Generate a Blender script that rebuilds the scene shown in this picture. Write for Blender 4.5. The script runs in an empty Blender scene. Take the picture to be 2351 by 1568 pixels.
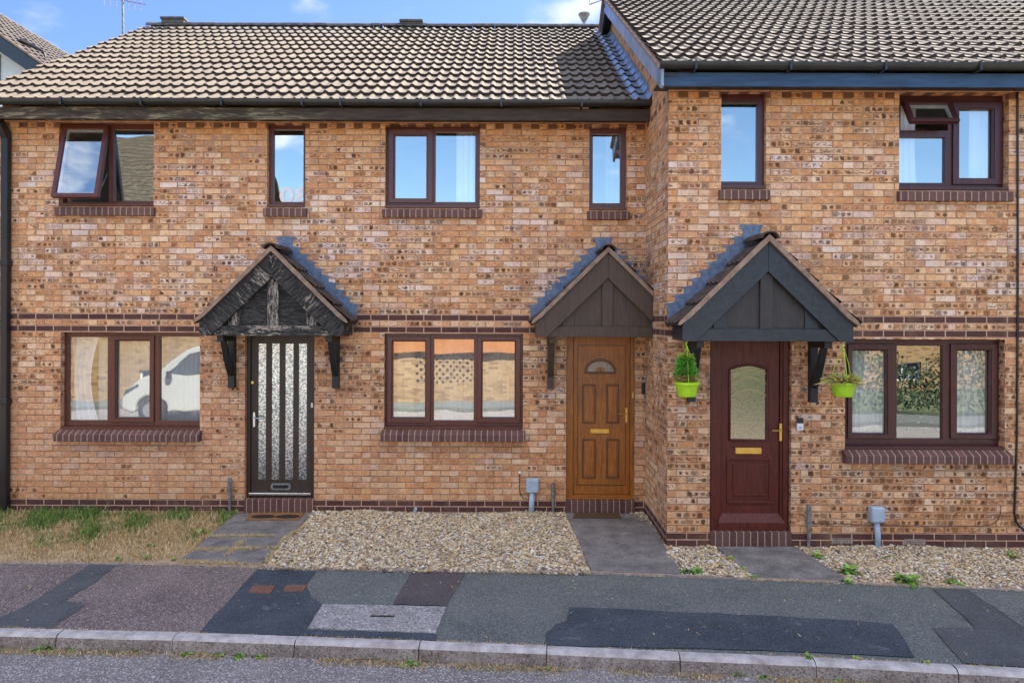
import bpy, bmesh, math, random
import numpy as np
from mathutils import Vector, Matrix
random.seed(7); RNG = np.random.default_rng(11)
sc = bpy.context.scene
COL = sc.collection
R = math.radians
# ------------------------------------------------------------------ camera
F = 1567.0; S = 0.0038; CH = 2.47
cd = bpy.data.cameras.new('camera'); cam = bpy.data.objects.new('camera', cd); COL.objects.link(cam)
cd.sensor_width = 36; cd.lens = 36*F/2351; cd.shift_y = -55/2351
cd.clip_start = 0.05; cd.clip_end = 3000
th = math.atan(S)
right = Vector((math.cos(th), 0, math.sin(th))); up = Vector((-math.sin(th), 0, math.cos(th))); back = Vector((0, -1, 0))
m = Matrix((right, up, back)).transposed().to_4x4(); m.translation = (0, 0, CH)
cam.matrix_world = m
sc.camera = cam
# ------------------------------------------------------------------ sky, sun, exposure
SUN = Vector((.598, .72, 1)).normalized()
w = bpy.data.worlds.new('World'); sc.world = w; w.use_nodes = True
sc.view_settings.view_transform = 'Standard'; sc.view_settings.look = 'None'
sc.view_settings.exposure = 2.15; sc.view_settings.gamma = 1
SKY_STRENGTH = 0.085; SUN_STRENGTH = 4.4; CLOUD_GAIN = 1.0
def world_nodes():
    nt = w.node_tree; nt.nodes.clear(); L = nt.links.new; N = nt.nodes.new
    out = N('ShaderNodeOutputWorld'); bg = N('ShaderNodeBackground'); bg.inputs[1].default_value = SKY_STRENGTH
    sky = N('ShaderNodeTexSky'); sky.sky_type = 'NISHITA'; sky.sun_disc = False
    sky.sun_elevation = math.asin(SUN.z); sky.sun_rotation = math.atan2(SUN.x, SUN.y)
    sky.air_density = 1.0; sky.dust_density = .4; sky.ozone_density = 2.0
    tc = N('ShaderNodeTexCoord'); mp = N('ShaderNodeMapping'); mp.inputs['Scale'].default_value = (1, 1, 2.2)
    L(tc.outputs['Generated'], mp.inputs['Vector'])
    nz = N('ShaderNodeTexNoise'); nz.inputs['Scale'].default_value = 3.1; nz.inputs['Detail'].default_value = 9; nz.inputs['Roughness'].default_value = .56
    L(mp.outputs[0], nz.inputs['Vector'])
    # one cumulus above the roofs, at its own bearing
    def blob(d, rad, amt):
        dist = N('ShaderNodeVectorMath'); dist.operation = 'DISTANCE'; L(tc.outputs['Generated'], dist.inputs[0])
        dist.inputs[1].default_value = Vector(d).normalized()
        mr = N('ShaderNodeMapRange'); mr.inputs['From Min'].default_value = 0; mr.inputs['From Max'].default_value = rad
        mr.inputs['To Min'].default_value = amt; mr.inputs['To Max'].default_value = 0
        L(dist.outputs['Value'], mr.inputs['Value']); return mr.outputs[0]
    def add(a, b, op='ADD'):
        n = N('ShaderNodeMath'); n.operation = op; L(a, n.inputs[0])
        if isinstance(b, (int, float)): n.inputs[1].default_value = b
        else: L(b, n.inputs[1])
        return n.outputs[0]
    f = nz.outputs['Fac']
    for d, r_, a_ in (((.075, 1, .44), .09, .27), ((.02, 1,   .415), .07, .18), ((.12, 1, .46), .07, .25), ((-.3, 1, .47), .06, .17), ((-.68, 1, .40), .05, .1),
                      ((-.45, -1, .22), .3, .12), ((.35, -1, .2), .3, .1)):
        f = add(f, blob(d, r_, a_))
    sx = N('ShaderNodeSeparateXYZ'); L(tc.outputs['Generated'], sx.inputs[0])
    # unseen bank of bright cloud behind the camera, added to fill the shaded facade
    b1 = N('ShaderNodeMapRange'); b1.inputs['From Min'].default_value = .60; b1.inputs['From Max'].default_value = .80; b1.inputs['To Max'].default_value = 1
    L(sx.outputs['Z'], b1.inputs['Value'])
    b2 = N('ShaderNodeMapRange'); b2.inputs['From Min'].default_value = .2; b2.inputs['From Max'].default_value = -.3; b2.inputs['To Max'].default_value = .30
    L(sx.outputs['Y'], b2.inputs['Value'])
    f = add(f, add(b1.outputs[0], b2.outputs[0], 'MULTIPLY'))
    cr = N('ShaderNodeMapRange'); cr.interpolation_type = 'SMOOTHSTEP'
    cr.inputs['From Min'].default_value = .62; cr.inputs['From Max'].default_value = .80
    L(f, cr.inputs['Value'])
    mx = N('ShaderNodeMix'); mx.data_type = 'RGBA'
    L(cr.outputs[0], mx.inputs['Factor'])
    tint = N('ShaderNodeMix'); tint.data_type = 'RGBA'; tint.blend_type = 'MULTIPLY'; tint.inputs['Factor'].default_value = 1
    L(sky.outputs[0], tint.inputs['A']); 
    tc2 = N('ShaderNodeMix'); tc2.data_type = 'RGBA'; tf = N('ShaderNodeMapRange'); tf.inputs['From Min'].default_value = .3; tf.inputs['From Max'].default_value = -.4
    L(sx.outputs['Y'], tf.inputs['Value']); L(tf.outputs[0], tc2.inputs['Factor']); tc2.inputs['A'].default_value = (.42, .48, .88, 1); tc2.inputs['B'].default_value = (.92, 1.02, 1.12, 1)
    L(tc2.outputs['Result'], tint.inputs['B'])
    L(tint.outputs['Result'], mx.inputs['A'])
    mx.inputs['B'].default_value = (9.5*CLOUD_GAIN, 9.0*CLOUD_GAIN, 8.6*CLOUD_GAIN, 1)
    cm = N('ShaderNodeMix'); cm.data_type = 'RGBA'; cf = N('ShaderNodeMapRange'); cf.inputs['From Min'].default_value = .3; cf.inputs['From Max'].default_value = -.3; L(sx.outputs['Y'], cf.inputs['Value'])
    L(cf.outputs[0], cm.inputs['Factor']); cm.inputs['A'].default_value = (2.7, 2.9, 3.3, 1); cm.inputs['B'].default_value = (9.5*CLOUD_GAIN, 9.0*CLOUD_GAIN, 8.6*CLOUD_GAIN, 1); L(cm.outputs['Result'], mx.inputs['B'])  # clouds behind the camera made brighter, as added fill on the facade
    L(mx.outputs['Result'], bg.inputs[0]); L(bg.outputs[0], out.inputs[0])
world_nodes()
sl = bpy.data.lights.new('sun', 'SUN'); sl.energy = SUN_STRENGTH; sl.angle = R(.53); sl.color = (1, .93, .82)
so = bpy.data.objects.new('sun', sl); COL.objects.link(so); so.rotation_euler = SUN.to_track_quat('Z', 'Y').to_euler(); so.location = (10, 15, 20)
# ------------------------------------------------------------------ picture -> world helpers
YM = F/180.0; YF = F/210.6                       # main wall plane, forward wall plane
def ray(u, v):
    du, dv = u-1175.5, v-729.0
    return (du+S*dv)/F, -(dv-S*du)/F
def at(u, v, Y):
    a, b = ray(u, v); return a*Y, CH+b*Y
def gr(u, v, z=0.0):
    a, b = ray(u, v); Y = (z-CH)/b; return (a*Y, Y)
def rect(u0, v0, u1, v1, Y):
    x0, za = at(u0, (v0+v1)/2, Y); x1, _ = at(u1, (v0+v1)/2, Y)
    _, z1 = at((u0+u1)/2, v0, Y); _, z0 = at((u0+u1)/2, v1, Y)
    return (x0, x1, z0, z1)
# ------------------------------------------------------------------ object helpers
def tag(o, label=None, cat=None, group=None, kind=None):
    if label: o['label'] = label
    if cat: o['category'] = cat
    if group: o['group'] = group
    if kind: o['kind'] = kind
    return o
def empty(name, loc, label=None, cat=None, group=None):
    o = bpy.data.objects.new(name, None); COL.objects.link(o); o.location = loc; o.empty_display_size = .2
    return tag(o, label, cat, group)
def wloc(o):
    v = Vector(o.location)
    return v
def setparent(o, p):
    o.parent = p
    q = p; off = Vector((0, 0, 0))
    while q: off += Vector(q.location) if q.parent is None else Vector((0, 0, 0)); q = q.parent
    if p.parent is None: o.matrix_parent_inverse = Matrix.Translation(-Vector(p.location))
class MB:
    def __init__(s): s.v = []; s.f = []; s.m = []; s.c = 0
    def face(s, pts, mi=None):
        n = len(s.v); s.v += [tuple(p) for p in pts]; s.f.append(tuple(range(n, n+len(pts)))); s.m.append(s.c if mi is None else mi)
    def mesh(s, vs, fs, mi=None):
        n = len(s.v); s.v += [tuple(p) for p in vs]
        for f in fs: s.f.append(tuple(i+n for i in f)); s.m.append(s.c if mi is None else mi)
    def box(s, x0, x1, y0, y1, z0, z1):
        V = [(x0,y0,z0),(x1,y0,z0),(x1,y1,z0),(x0,y1,z0),(x0,y0,z1),(x1,y0,z1),(x1,y1,z1),(x0,y1,z1)]
        s.mesh(V, [(0,3,2,1),(4,5,6,7),(0,1,5,4),(1,2,6,5),(2,3,7,6),(3,0,4,7)])
    def prism(s, poly, y0, y1):                 # poly in (x,z), extruded along y
        n = len(poly)
        a = sum(poly[i][0]*poly[(i+1)%n][1]-poly[(i+1)%n][0]*poly[i][1] for i in range(n))
        if a < 0: poly = poly[::-1]
        V = [(x,y0,z) for x,z in poly]+[(x,y1,z) for x,z in poly]
        s.mesh(V, [tuple(range(n)), tuple(range(2*n-1, n-1, -1))]+[(i, i+n, (i+1)%n+n, (i+1)%n) for i in range(n)])
    def prism_x(s, poly, x0, x1):               # poly in (y,z), extruded along x
        n = len(poly)
        a = sum(poly[i][0]*poly[(i+1)%n][1]-poly[(i+1)%n][0]*poly[i][1] for i in range(n))
        if a < 0: poly = poly[::-1]
        V = [(x0,y,z) for y,z in poly]+[(x1,y,z) for y,z in poly]
        s.mesh(V, [tuple(range(n-1,-1,-1)), tuple(range(n, 2*n))]+[(i, (i+1)%n, (i+1)%n+n, i+n) for i in range(n)])
    def slab(s, poly, z0, z1):                  # poly in (x,y), z range
        n = len(poly)
        a = sum(poly[i][0]*poly[(i+1)%n][1]-poly[(i+1)%n][0]*poly[i][1] for i in range(n))
        if a < 0: poly = poly[::-1]
        V = [(x,y,z0) for x,y in poly]+[(x,y,z1) for x,y in poly]
        s.mesh(V, [tuple(range(n-1,-1,-1)), tuple(range(n, 2*n))]+[(i, (i+1)%n, (i+1)%n+n, i+n) for i in range(n)])
    def tube(s, pts, r, n=8, caps=True):
        pts = [Vector(p) for p in pts]; rs = r if isinstance(r, (list, tuple)) else [r]*len(pts)
        rings = []; ref = None
        for i, p in enumerate(pts):
            d = (pts[min(i+1, len(pts)-1)]-pts[max(i-1, 0)]).normalized()
            if ref is None: ref = Vector((0,0,1)) if abs(d.z) < .9 else Vector((1,0,0))
            a = d.cross(ref).normalized(); b = d.cross(a).normalized(); ref = a.cross(d).normalized()
            rings.append([p+(a*math.cos(t)+b*math.sin(t))*rs[i] for t in [2*math.pi*k/n for k in range(n)]])
        V = [v for r_ in rings for v in r_]; Fc = []
        for i in range(len(pts)-1):
            for k in range(n):
                Fc.append((i*n+k, (i+1)*n+k, (i+1)*n+(k+1)%n, i*n+(k+1)%n))
        if caps: Fc += [tuple(range(n)), tuple(range(len(V)-1, len(V)-n-1, -1))]
        s.mesh(V, Fc)
    def lathe(s, prof, c, n=20):                # prof list of (r,z)
        V = []; Fc = []
        for r_, z in prof:
            for k in range(n):
                t = 2*math.pi*k/n; V.append((c[0]+r_*math.cos(t), c[1]+r_*math.sin(t), c[2]+z))
        for i in range(len(prof)-1):
            for k in range(n): Fc.append((i*n+k, i*n+(k+1)%n, (i+1)*n+(k+1)%n, (i+1)*n+k))
        s.mesh(V, Fc)
    def plate(s, x0, x1, z0, z1, holes, y0, y1):  # flat plate y0(front)..y1(back) with rectangular holes
        xs = sorted({x0, x1}|{h[0] for h in holes}|{h[1] for h in holes}); zs = sorted({z0, z1}|{h[2] for h in holes}|{h[3] for h in holes})
        xs = [x for x in xs if x0-1e-9 <= x <= x1+1e-9]; zs = [z for z in zs if z0-1e-9 <= z <= z1+1e-9]
        idx = {}; V = []; Fc = []
        def vi(i, j, b):
            if (i, j, b) not in idx: idx[(i, j, b)] = len(V); V.append((xs[i], y1 if b else y0, zs[j]))
            return idx[(i, j, b)]
        def solid(i, j):
            if i < 0 or j < 0 or i >= len(xs)-1 or j >= len(zs)-1: return False
            cx, cz = (xs[i]+xs[i+1])/2, (zs[j]+zs[j+1])/2
            return not any(h[0] < cx < h[1] and h[2] < cz < h[3] for h in holes)
        for i in range(len(xs)-1):
            for j in range(len(zs)-1):
                if not solid(i, j): continue
                Fc.append((vi(i,j,0), vi(i+1,j,0), vi(i+1,j+1,0), vi(i,j+1,0)))
                Fc.append((vi(i,j,1), vi(i,j+1,1), vi(i+1,j+1,1), vi(i+1,j,1)))
                if not solid(i-1, j): Fc.append((vi(i,j,0), vi(i,j+1,0), vi(i,j+1,1), vi(i,j,1)))
                if not solid(i+1, j): Fc.append((vi(i+1,j,0), vi(i+1,j,1), vi(i+1,j+1,1), vi(i+1,j+1,0)))
                if not solid(i, j-1): Fc.append((vi(i,j,0), vi(i,j,1), vi(i+1,j,1), vi(i+1,j,0)))
                if not solid(i, j+1): Fc.append((vi(i,j+1,0), vi(i+1,j+1,0), vi(i+1,j+1,1), vi(i,j+1,1)))
        s.mesh(V, Fc)
    def build(s, name, mat, parent=None, bevel=0, smooth=False, seg=1):
        me = bpy.data.meshes.new(name); me.from_pydata(s.v, [], s.f)
        mats = mat if isinstance(mat, (list, tuple)) else [mat]
        for q in mats: me.materials.append(q)
        if len(mats) > 1: me.polygons.foreach_set('material_index', s.m)
        if smooth: me.polygons.foreach_set('use_smooth', [True]*len(me.polygons))
        me.update(); o = bpy.data.objects.new(name, me); COL.objects.link(o)
        if parent is not None: setparent(o, parent)
        if bevel:
            b = o.modifiers.new('bevel', 'BEVEL'); b.width = bevel; b.segments = seg; b.limit_method = 'ANGLE'; b.angle_limit = R(40)
        return o
def clipx(poly, xmax):
    out = []
    for i in range(len(poly)):
        a, b = poly[i], poly[(i+1)%len(poly)]
        ia, ib = a[0] <= xmax, b[0] <= xmax
        if ia: out.append(a)
        if ia != ib:
            t = (xmax-a[0])/(b[0]-a[0]); out.append((xmax, a[1]+t*(b[1]-a[1])))
    return out
# ------------------------------------------------------------------ material helpers
class G:
    def __init__(s, name, rough=.8, spec=.5):
        s.m = bpy.data.materials.new(name); s.m.use_nodes = True; s.nt = s.m.node_tree
        s.b = s.nt.nodes['Principled BSDF']; s.b.inputs['Roughness'].default_value = rough
        s.b.inputs['Specular IOR Level'].default_value = spec
        s.geo = s.n('ShaderNodeNewGeometry')
    def n(s, t): return s.nt.nodes.new(t)
    def l(s, a, b):
        if isinstance(a, (int, float)): b.default_value = a
        elif isinstance(a, (tuple, list)): b.default_value = tuple(a) if len(a) != 3 or b.type == 'VECTOR' else tuple(a)+(1,)
        else: s.nt.links.new(a, b)
    def math(s, op, a, b=None, c=None, clamp=False):
        n = s.n('ShaderNodeMath'); n.operation = op; n.use_clamp = clamp
        for i, q in enumerate((a, b, c)):
            if q is not None: s.l(q, n.inputs[i])
        return n.outputs[0]
    def xyz(s, v=None):
        n = s.n('ShaderNodeSeparateXYZ'); s.l(v if v is not None else s.geo.outputs['Position'], n.inputs[0]); return n.outputs
    def vec(s, x, y, z):
        n = s.n('ShaderNodeCombineXYZ')
        for i, q in enumerate((x, y, z)): s.l(q, n.inputs[i])
        return n.outputs[0]
    def noise(s, scale, vec=None, detail=3, rough=.5, dist=0, sc3=None):
        n = s.n('ShaderNodeTexNoise'); n.inputs['Scale'].default_value = scale; n.inputs['Detail'].default_value = detail
        n.inputs['Roughness'].default_value = rough; n.inputs['Distortion'].default_value = dist
        v = vec if vec is not None else s.geo.outputs['Position']
        if sc3:
            mp = s.n('ShaderNodeMapping'); mp.inputs['Scale'].default_value = sc3; s.l(v, mp.inputs[0]); v = mp.outputs[0]
        s.l(v, n.inputs['Vector']); return n.outputs['Fac']
    def voro(s, scale, vec=None, feat='F1', out='Distance'):
        n = s.n('ShaderNodeTexVoronoi'); n.inputs['Scale'].default_value = scale; n.feature = feat
        s.l(vec if vec is not None else s.geo.outputs['Position'], n.inputs['Vector']); return n.outputs[out]
    def white(s, v):
        n = s.n('ShaderNodeTexWhiteNoise'); n.noise_dimensions = '3D'; s.l(v, n.inputs[0]); return n.outputs
    def ramp(s, f, stops, const=False):
        n = s.n('ShaderNodeValToRGB'); cr = n.color_ramp
        if const: cr.interpolation = 'CONSTANT'
        while len(cr.elements) < len(stops): cr.elements.new(.5)
        for e, (p, c) in zip(cr.elements, stops): e.position = p; e.color = tuple(c)+(1,) if len(c) == 3 else c
        s.l(f, n.inputs[0]); return n.outputs[0]
    def step(s, f, a, b, lo=0, hi=1, smooth=True):
        n = s.n('ShaderNodeMapRange'); n.interpolation_type = 'SMOOTHSTEP' if smooth else 'LINEAR'
        for i, q in enumerate((f, a, b, lo, hi)): s.l(q, n.inputs[i])
        return n.outputs[0]
    def mix(s, f, a, b, mode='MIX'):
        n = s.n('ShaderNodeMix'); n.data_type = 'RGBA'; n.blend_type = mode; n.clamp_factor = True
        s.l(f, n.inputs['Factor']); s.l(a, n.inputs['A']); s.l(b, n.inputs['B']); return n.outputs['Result']
    def col(s, c): s.l(c, s.b.inputs['Base Color'])
    def bump(s, h, strength=.4, dist=.01):
        n = s.n('ShaderNodeBump'); n.inputs['Strength'].default_value = strength; n.inputs['Distance'].default_value = dist
        s.l(h, n.inputs['Height']); s.nt.links.new(n.outputs[0], s.b.inputs['Normal'])
def plain(name, c1, c2=None, scale=8, rough=.7, spec=.5, bump=.2, bscale=60, sc3=None, metal=0, lo=.35, hi=.65, bd=.003):
    g = G(name, rough, spec); c2 = c2 or tuple(x*.75 for x in c1)
    g.col(g.ramp(g.noise(scale, detail=6, rough=.6, sc3=sc3), [(lo, c2), (hi, c1)])); g.b.inputs['Metallic'].default_value = metal
    if bump: g.bump(g.noise(bscale, detail=4, sc3=sc3), bump, bd)
    return g.m
# ------------------------------------------------------------------ brick
ZB, CC = .135, .0763
def brick_material(name='brick'):
    g = G(name, .88, .25); x, y, z = g.xyz(); nx = g.xyz(g.geo.outputs['Normal'])[0]
    side = g.math('GREATER_THAN', g.math('ABSOLUTE', nx), .7)
    U = g.math('ADD', g.math('MULTIPLY', x, g.math('SUBTRACT', 1, side)), g.math('MULTIPLY', g.math('ADD', y, .04), side))
    k = g.math('FLOOR', g.math('DIVIDE', g.math('SUBTRACT', z, ZB), CC))
    fz = g.math('FRACT', g.math('DIVIDE', g.math('SUBTRACT', z, ZB), CC))
    U2 = g.math('ADD', U, g.math('MULTIPLY', k, .1125)); U2 = g.math('ADD', U2, 22.5)
    c = g.math('FLOOR', g.math('DIVIDE', U2, .225)); fu = g.math('FRACT', g.math('DIVIDE', U2, .225))
    wob = g.math('MULTIPLY', g.math('SUBTRACT', g.noise(26, detail=2), .5), .006)
    du = g.math('ADD', g.math('MULTIPLY', g.math('MINIMUM', fu, g.math('SUBTRACT', 1, fu)), .225), wob)
    dz = g.math('ADD', g.math('MULTIPLY', g.math('MINIMUM', fz, g.math('SUBTRACT', 1, fz)), CC), wob)
    body = g.step(g.math('MINIMUM', du, dz), .0040, .0085)            # 1 on the brick, 0 in the joint
    wn = g.white(g.vec(c, k, 3)); r1 = wn['Value']; rc = g.xyz(wn['Color'])
    base = g.ramp(r1, [(0, (.66,.37,.18)), (.16, (.52,.245,.105)), (.34, (.74,.49,.29)), (.52, (.60,.30,.14)), (.68, (.46,.19,.085)), (.80, (.78,.56,.37)), (.93, (.58,.44,.36))], True)
    # half bricks of another tone
    h = g.math('FLOOR', g.math('DIVIDE', U2, .1125)); rh = g.white(g.vec(h, k, 9))['Value']
    base = g.mix(g.math('MULTIPLY', g.math('GREATER_THAN', rh, .38), .72), base, g.ramp(g.white(g.vec(h, k, 5))['Value'], [(0, (.70,.45,.26)), (.28, (.40,.165,.07)), (.48, (.60,.31,.145)), (.66, (.52,.24,.115)), (.84, (.68,.49,.34))], True))
    base = g.mix(.22, base, (.56,.30,.155))
    # pale lilac bloom where the wall has it: mid heights
    zone = g.noise(.75, g.vec(U, 0, g.math('MULTIPLY', z, 1.6)), 3, .6)
    upper = g.math('MULTIPLY', g.step(z, 2.2, 2.9), g.step(z, 4.75, 4.1))
    bloom = g.math('MULTIPLY', g.math('MULTIPLY', g.step(rc[0], .55, .75), upper), g.step(zone, .40, .62))
    base = g.mix(g.math('MULTIPLY', bloom, .72), base, (.74,.63,.58))
    redz = g.math('MULTIPLY', g.step(z, 2.1, 1.2), g.step(x, -1.2, -3.2))
    base = g.mix(g.math('MULTIPLY', redz, .4), base, (.54,.27,.155))
    base = g.mix(g.step(g.noise(.9, None, 2), .45, .7, 0, .25), base, (.50,.25,.13))
    base = g.mix(g.math('MULTIPLY', g.step(z, 4.2, 4.9), .6), base, (.60,.27,.09))
    base = g.mix(g.math('MULTIPLY', g.step(z, .55, .15), .3), base, (.56,.28,.10))
    grain = g.noise(70, None, 5, .65)
    base = g.mix(g.step(grain, .32, .55, .42, 0), base, (.20,.085,.035))
    blot = g.noise(24, None, 4, .65); base = g.mix(g.step(blot, .50, .66, 0, .34), base, (.84,.60,.38)); base = g.mix(g.step(blot, .46, .34, 0, .30), base, (.36,.145,.055))
    # scorch dots: up to three to a brick, and streaks
    d = g.math('FLOOR', g.math('DIVIDE', U2, .075)); fd = g.math('FRACT', g.math('DIVIDE', U2, .075))
    wd = g.white(g.vec(d, k, 17)); wdc = g.xyz(wd['Color'])
    ox = g.math('SUBTRACT', g.math('MULTIPLY', g.math('SUBTRACT', fd, .5), .075), g.math('MULTIPLY', g.math('SUBTRACT', wdc[0], .5), .022))
    ox = g.math('MULTIPLY', ox, g.step(wdc[2], 0, 1, .65, 1.15, False))
    oz = g.math('MULTIPLY', g.math('SUBTRACT', fz, .5), CC*1.1)
    n2 = g.math('MULTIPLY', g.math('SUBTRACT', g.noise(38, None, 4, .7), .5), .060)
    mxn = g.math('MAXIMUM', g.math('ABSOLUTE', ox), g.math('ABSOLUTE', oz)); euc = g.math('SQRT', g.math('ADD', g.math('MULTIPLY', ox, ox), g.math('MULTIPLY', oz, oz)))
    rad = g.math('ADD', g.math('ADD', g.math('MULTIPLY', mxn, .65), g.math('MULTIPLY', euc, .35)), n2)
    rr = g.step(wdc[1], 0, 1, .015, .031, False)
    dot = g.step(rad, g.math('ADD', rr, .008), g.math('SUBTRACT', rr, .008))
    rowr = g.white(g.vec(0, k, 31))['Value']
    fwd = g.step(y, 8.2, 7.9)                                         # the forward house has more scorched bricks
    dens = g.math('ADD', g.math('MULTIPLY', g.math('SUBTRACT', zone, .5), 2.2), g.math('MULTIPLY', g.math('SUBTRACT', rowr, .45), .42))
    mid = g.math('MULTIPLY', g.step(z, 1.0, 1.7), g.step(z, 3.7, 3.0))
    dens = g.math('ADD', dens, g.math('MULTIPLY', mid, .12))
    dens = g.math('ADD', dens, g.math('MULTIPLY', g.math('MULTIPLY', fwd, g.step(z, 2.9, 2.3)), .34))
    dens = g.math('SUBTRACT', dens, g.math('MULTIPLY', g.math('MULTIPLY', g.step(z, 1.7, 1.0), g.math('SUBTRACT', 1, fwd)), .42))
    dens = g.math('ADD', dens, .46)
    bright = g.white(g.vec(c, k, 41))['Value']
    on = g.math('LESS_THAN', bright, dens); on2 = g.math('LESS_THAN', wd['Value'], .74)
    dm = g.math('MULTIPLY', g.math('MULTIPLY', dot, on), on2)
    dm = g.math('MULTIPLY', dm, g.step(wdc[2], 0, 1, .55, 1.0, False))
    base = g.mix(dm, base, g.mix(g.math('MULTIPLY', g.math('GREATER_THAN', rc[1], .62), g.step(z, 2.6, 3.0)), (.092,.040,.018), (.34,.21,.15)))
    ring = g.math('MULTIPLY', g.math('MULTIPLY', g.step(rad, .008, .004), on), g.math('GREATER_THAN', wdc[0], .6))
    base = g.mix(g.math('MULTIPLY', g.math('MULTIPLY', ring, g.step(z, 2.6, 3.0)), .45), base, (.68,.62,.60))
    stv = g.noise(1, g.vec(g.math('MULTIPLY', U, 26), c, g.math('MULTIPLY', z, 60)), 3)
    sm = g.math('MULTIPLY', g.math('MULTIPLY', g.step(stv, .47, .58), g.math('GREATER_THAN', rc[2], .68)), g.step(g.math('ABSOLUTE', g.math('SUBTRACT', fz, .5)), .34, .22))
    sm = g.math('MULTIPLY', sm, g.step(dens, .15, .45))
    base = g.mix(g.math('MULTIPLY', sm, .75), base, (.13,.065,.038))
    mort = g.mix(g.step(g.noise(9, None, 4, .65), .35, .65), (.25,.125,.070), (.46,.29,.18))
    # dark courses: plinth, two bands, dentils
    def iseq(v): return g.math('LESS_THAN', g.math('ABSOLUTE', g.math('SUBTRACT', k, v)), .5)
    dk = g.math('MAXIMUM', g.math('LESS_THAN', k, -.5), g.math('MAXIMUM', iseq(28), iseq(30)))
    hm = g.math('MODULO', g.math('ADD', h, 400), 2)
    dent = g.math('MULTIPLY', iseq(62), g.math('LESS_THAN', hm, .5))
    darkb = g.mix(g.white(g.vec(c, k, 77))['Value'], (.060,.026,.024), (.098,.044,.036))
    darkb = g.mix(g.step(grain, .4, .75, 0, .25), darkb, (.16,.09,.07))
    base = g.mix(dk, base, darkb)
    base = g.mix(g.math('MULTIPLY', dent, .88), base, (.105,.045,.024))
    mort = g.mix(dk, mort, (.50,.31,.21))
    c_ = g.mix(body, mort, base)
    # fine rain soot, runs and damp with shapes of their own
    soot = g.step(g.noise(1.3, g.vec(g.math('MULTIPLY', U, 2.6), 5, g.math('MULTIPLY', z, .5)), 5, .65), .50, .72, 0, .30)
    c_ = g.mix(soot, c_, (.26,.16,.10))
    hs = g.n('ShaderNodeHueSaturation'); hs.inputs['Hue'].default_value = .4985; hs.inputs['Saturation'].default_value = 1.03; hs.inputs['Value'].default_value = 1.14; g.l(c_, hs.inputs['Color']); g.col(hs.outputs[0])
    hgt = g.math('ADD', g.math('MULTIPLY', body, .7), g.math('ADD', g.math('MULTIPLY', grain, .35), g.math('MULTIPLY', r1, .25)))
    g.bump(hgt, .8, .012)
    return g.m
BRICK = brick_material()
def soldier_material(name, pitch=.0765, a=(.085,.034,.029), b=(.140,.062,.048)):
    g = G(name, .7, .4); x, y, z = g.xyz()
    U = g.math('ADD', x, 22.95); c = g.math('FLOOR', g.math('DIVIDE', U, pitch)); f = g.math('FRACT', g.math('DIVIDE', U, pitch))
    d = g.math('MULTIPLY', g.math('MINIMUM', f, g.math('SUBTRACT', 1, f)), pitch)
    d = g.math('ADD', d, g.math('MULTIPLY', g.math('SUBTRACT', g.noise(40), .5), .004))
    body = g.step(d, .003, .007); gr_ = g.noise(60, None, 4, .6)
    base = g.mix(g.white(g.vec(c, 1, 2))['Value'], a, b); base = g.mix(g.step(gr_, .45, .75, 0, .35), base, (.22,.14,.12))
    g.col(g.mix(body, (.42,.27,.19), base)); g.bump(g.math('ADD', body, g.math('MULTIPLY', gr_, .4)), .6, .006)
    return g.m
SOLDIER = soldier_material('dark_brick_on_edge')
def tile_material():
    g = G('concrete_tile', .92, .2); x, y, z = g.xyz()
    tx = g.math('FLOOR', g.math('DIVIDE', g.math('ADD', x, 30), .30)); tz = g.math('FLOOR', g.math('DIVIDE', z, .183))
    wn = g.white(g.vec(tx, tz, 1)); n1 = g.noise(1.2, None, 4, .6); n2 = g.noise(38, None, 5, .7); n3 = g.noise(9, None, 3, .6)
    c = g.ramp(n1, [(.3, (.130,.102,.076)), (.55, (.175,.144,.110)), (.75, (.138,.114,.090))])
    c = g.mix(g.math('MULTIPLY', wn['Value'], .6), c, (.120,.095,.075)); c = g.mix(g.step(g.noise(2.4, None, 5, .7), .56, .68, 0, .55), c, (.085,.070,.055))
    c = g.mix(g.step(n2, .52, .72, 0, .55), c, (.32,.285,.24))
    c = g.mix(g.step(n2, .42, .28, 0, .6), c, (.055,.045,.040))
    c = g.mix(g.step(n3, .62, .72, 0, .5), c, (.10,.085,.07))
    c = g.mix(g.step(g.noise(16, None, 2), .73, .77, 0, .8), c, (.42,.27,.08))
    # lichen-dark courses towards the ridge
    c = g.mix(g.math('MULTIPLY', g.step(z, 7.0, 7.9), g.step(n3, .35, .65, .15, .7)), c, (.085,.085,.09))
    g.col(c); g.bump(g.math('ADD', n2, n3), .6, .006); return g.m
TILE = tile_material(); TEDGE = plain('shaded_tile_edge', (.085,.062,.052), (.035,.026,.024), 18, .95, .2, .5, 60)  # tile fronts and undersides coloured darker, painting the shade under each course
def tarmac(name, a, b, speck, sscale=170, amt=.5, patch=2.2, scuff=.12):
    g = G(name, .93, .2)
    n = g.noise(patch, None, 5, .6); c = g.ramp(n, [(.3, a), (.7, b)])
    v = g.voro(sscale, None, 'F1', 'Color'); vx = g.xyz(v)
    c = g.mix(g.step(vx[0], .70, .95, 0, amt), c, speck)
    c = g.mix(g.step(vx[1], .70, .98, 0, .6), c, tuple(q*.35 for q in a))
    c = g.mix(g.step(g.noise(60, None, 3), .60, .72, 0, .35), c, speck)
    sc_ = g.noise(5, None, 6, .75, .5); c = g.mix(g.step(sc_, .58, .72, 0, scuff), c, speck); c = g.mix(g.step(g.noise(1.7, None, 5, .7), .55, .70, 0, .30), c, tuple(q*.5 for q in a))
    g.col(c); g.bump(g.math('ADD', g.voro(sscale), g.noise(90, None, 3)), .7, .006); return g.m
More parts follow.
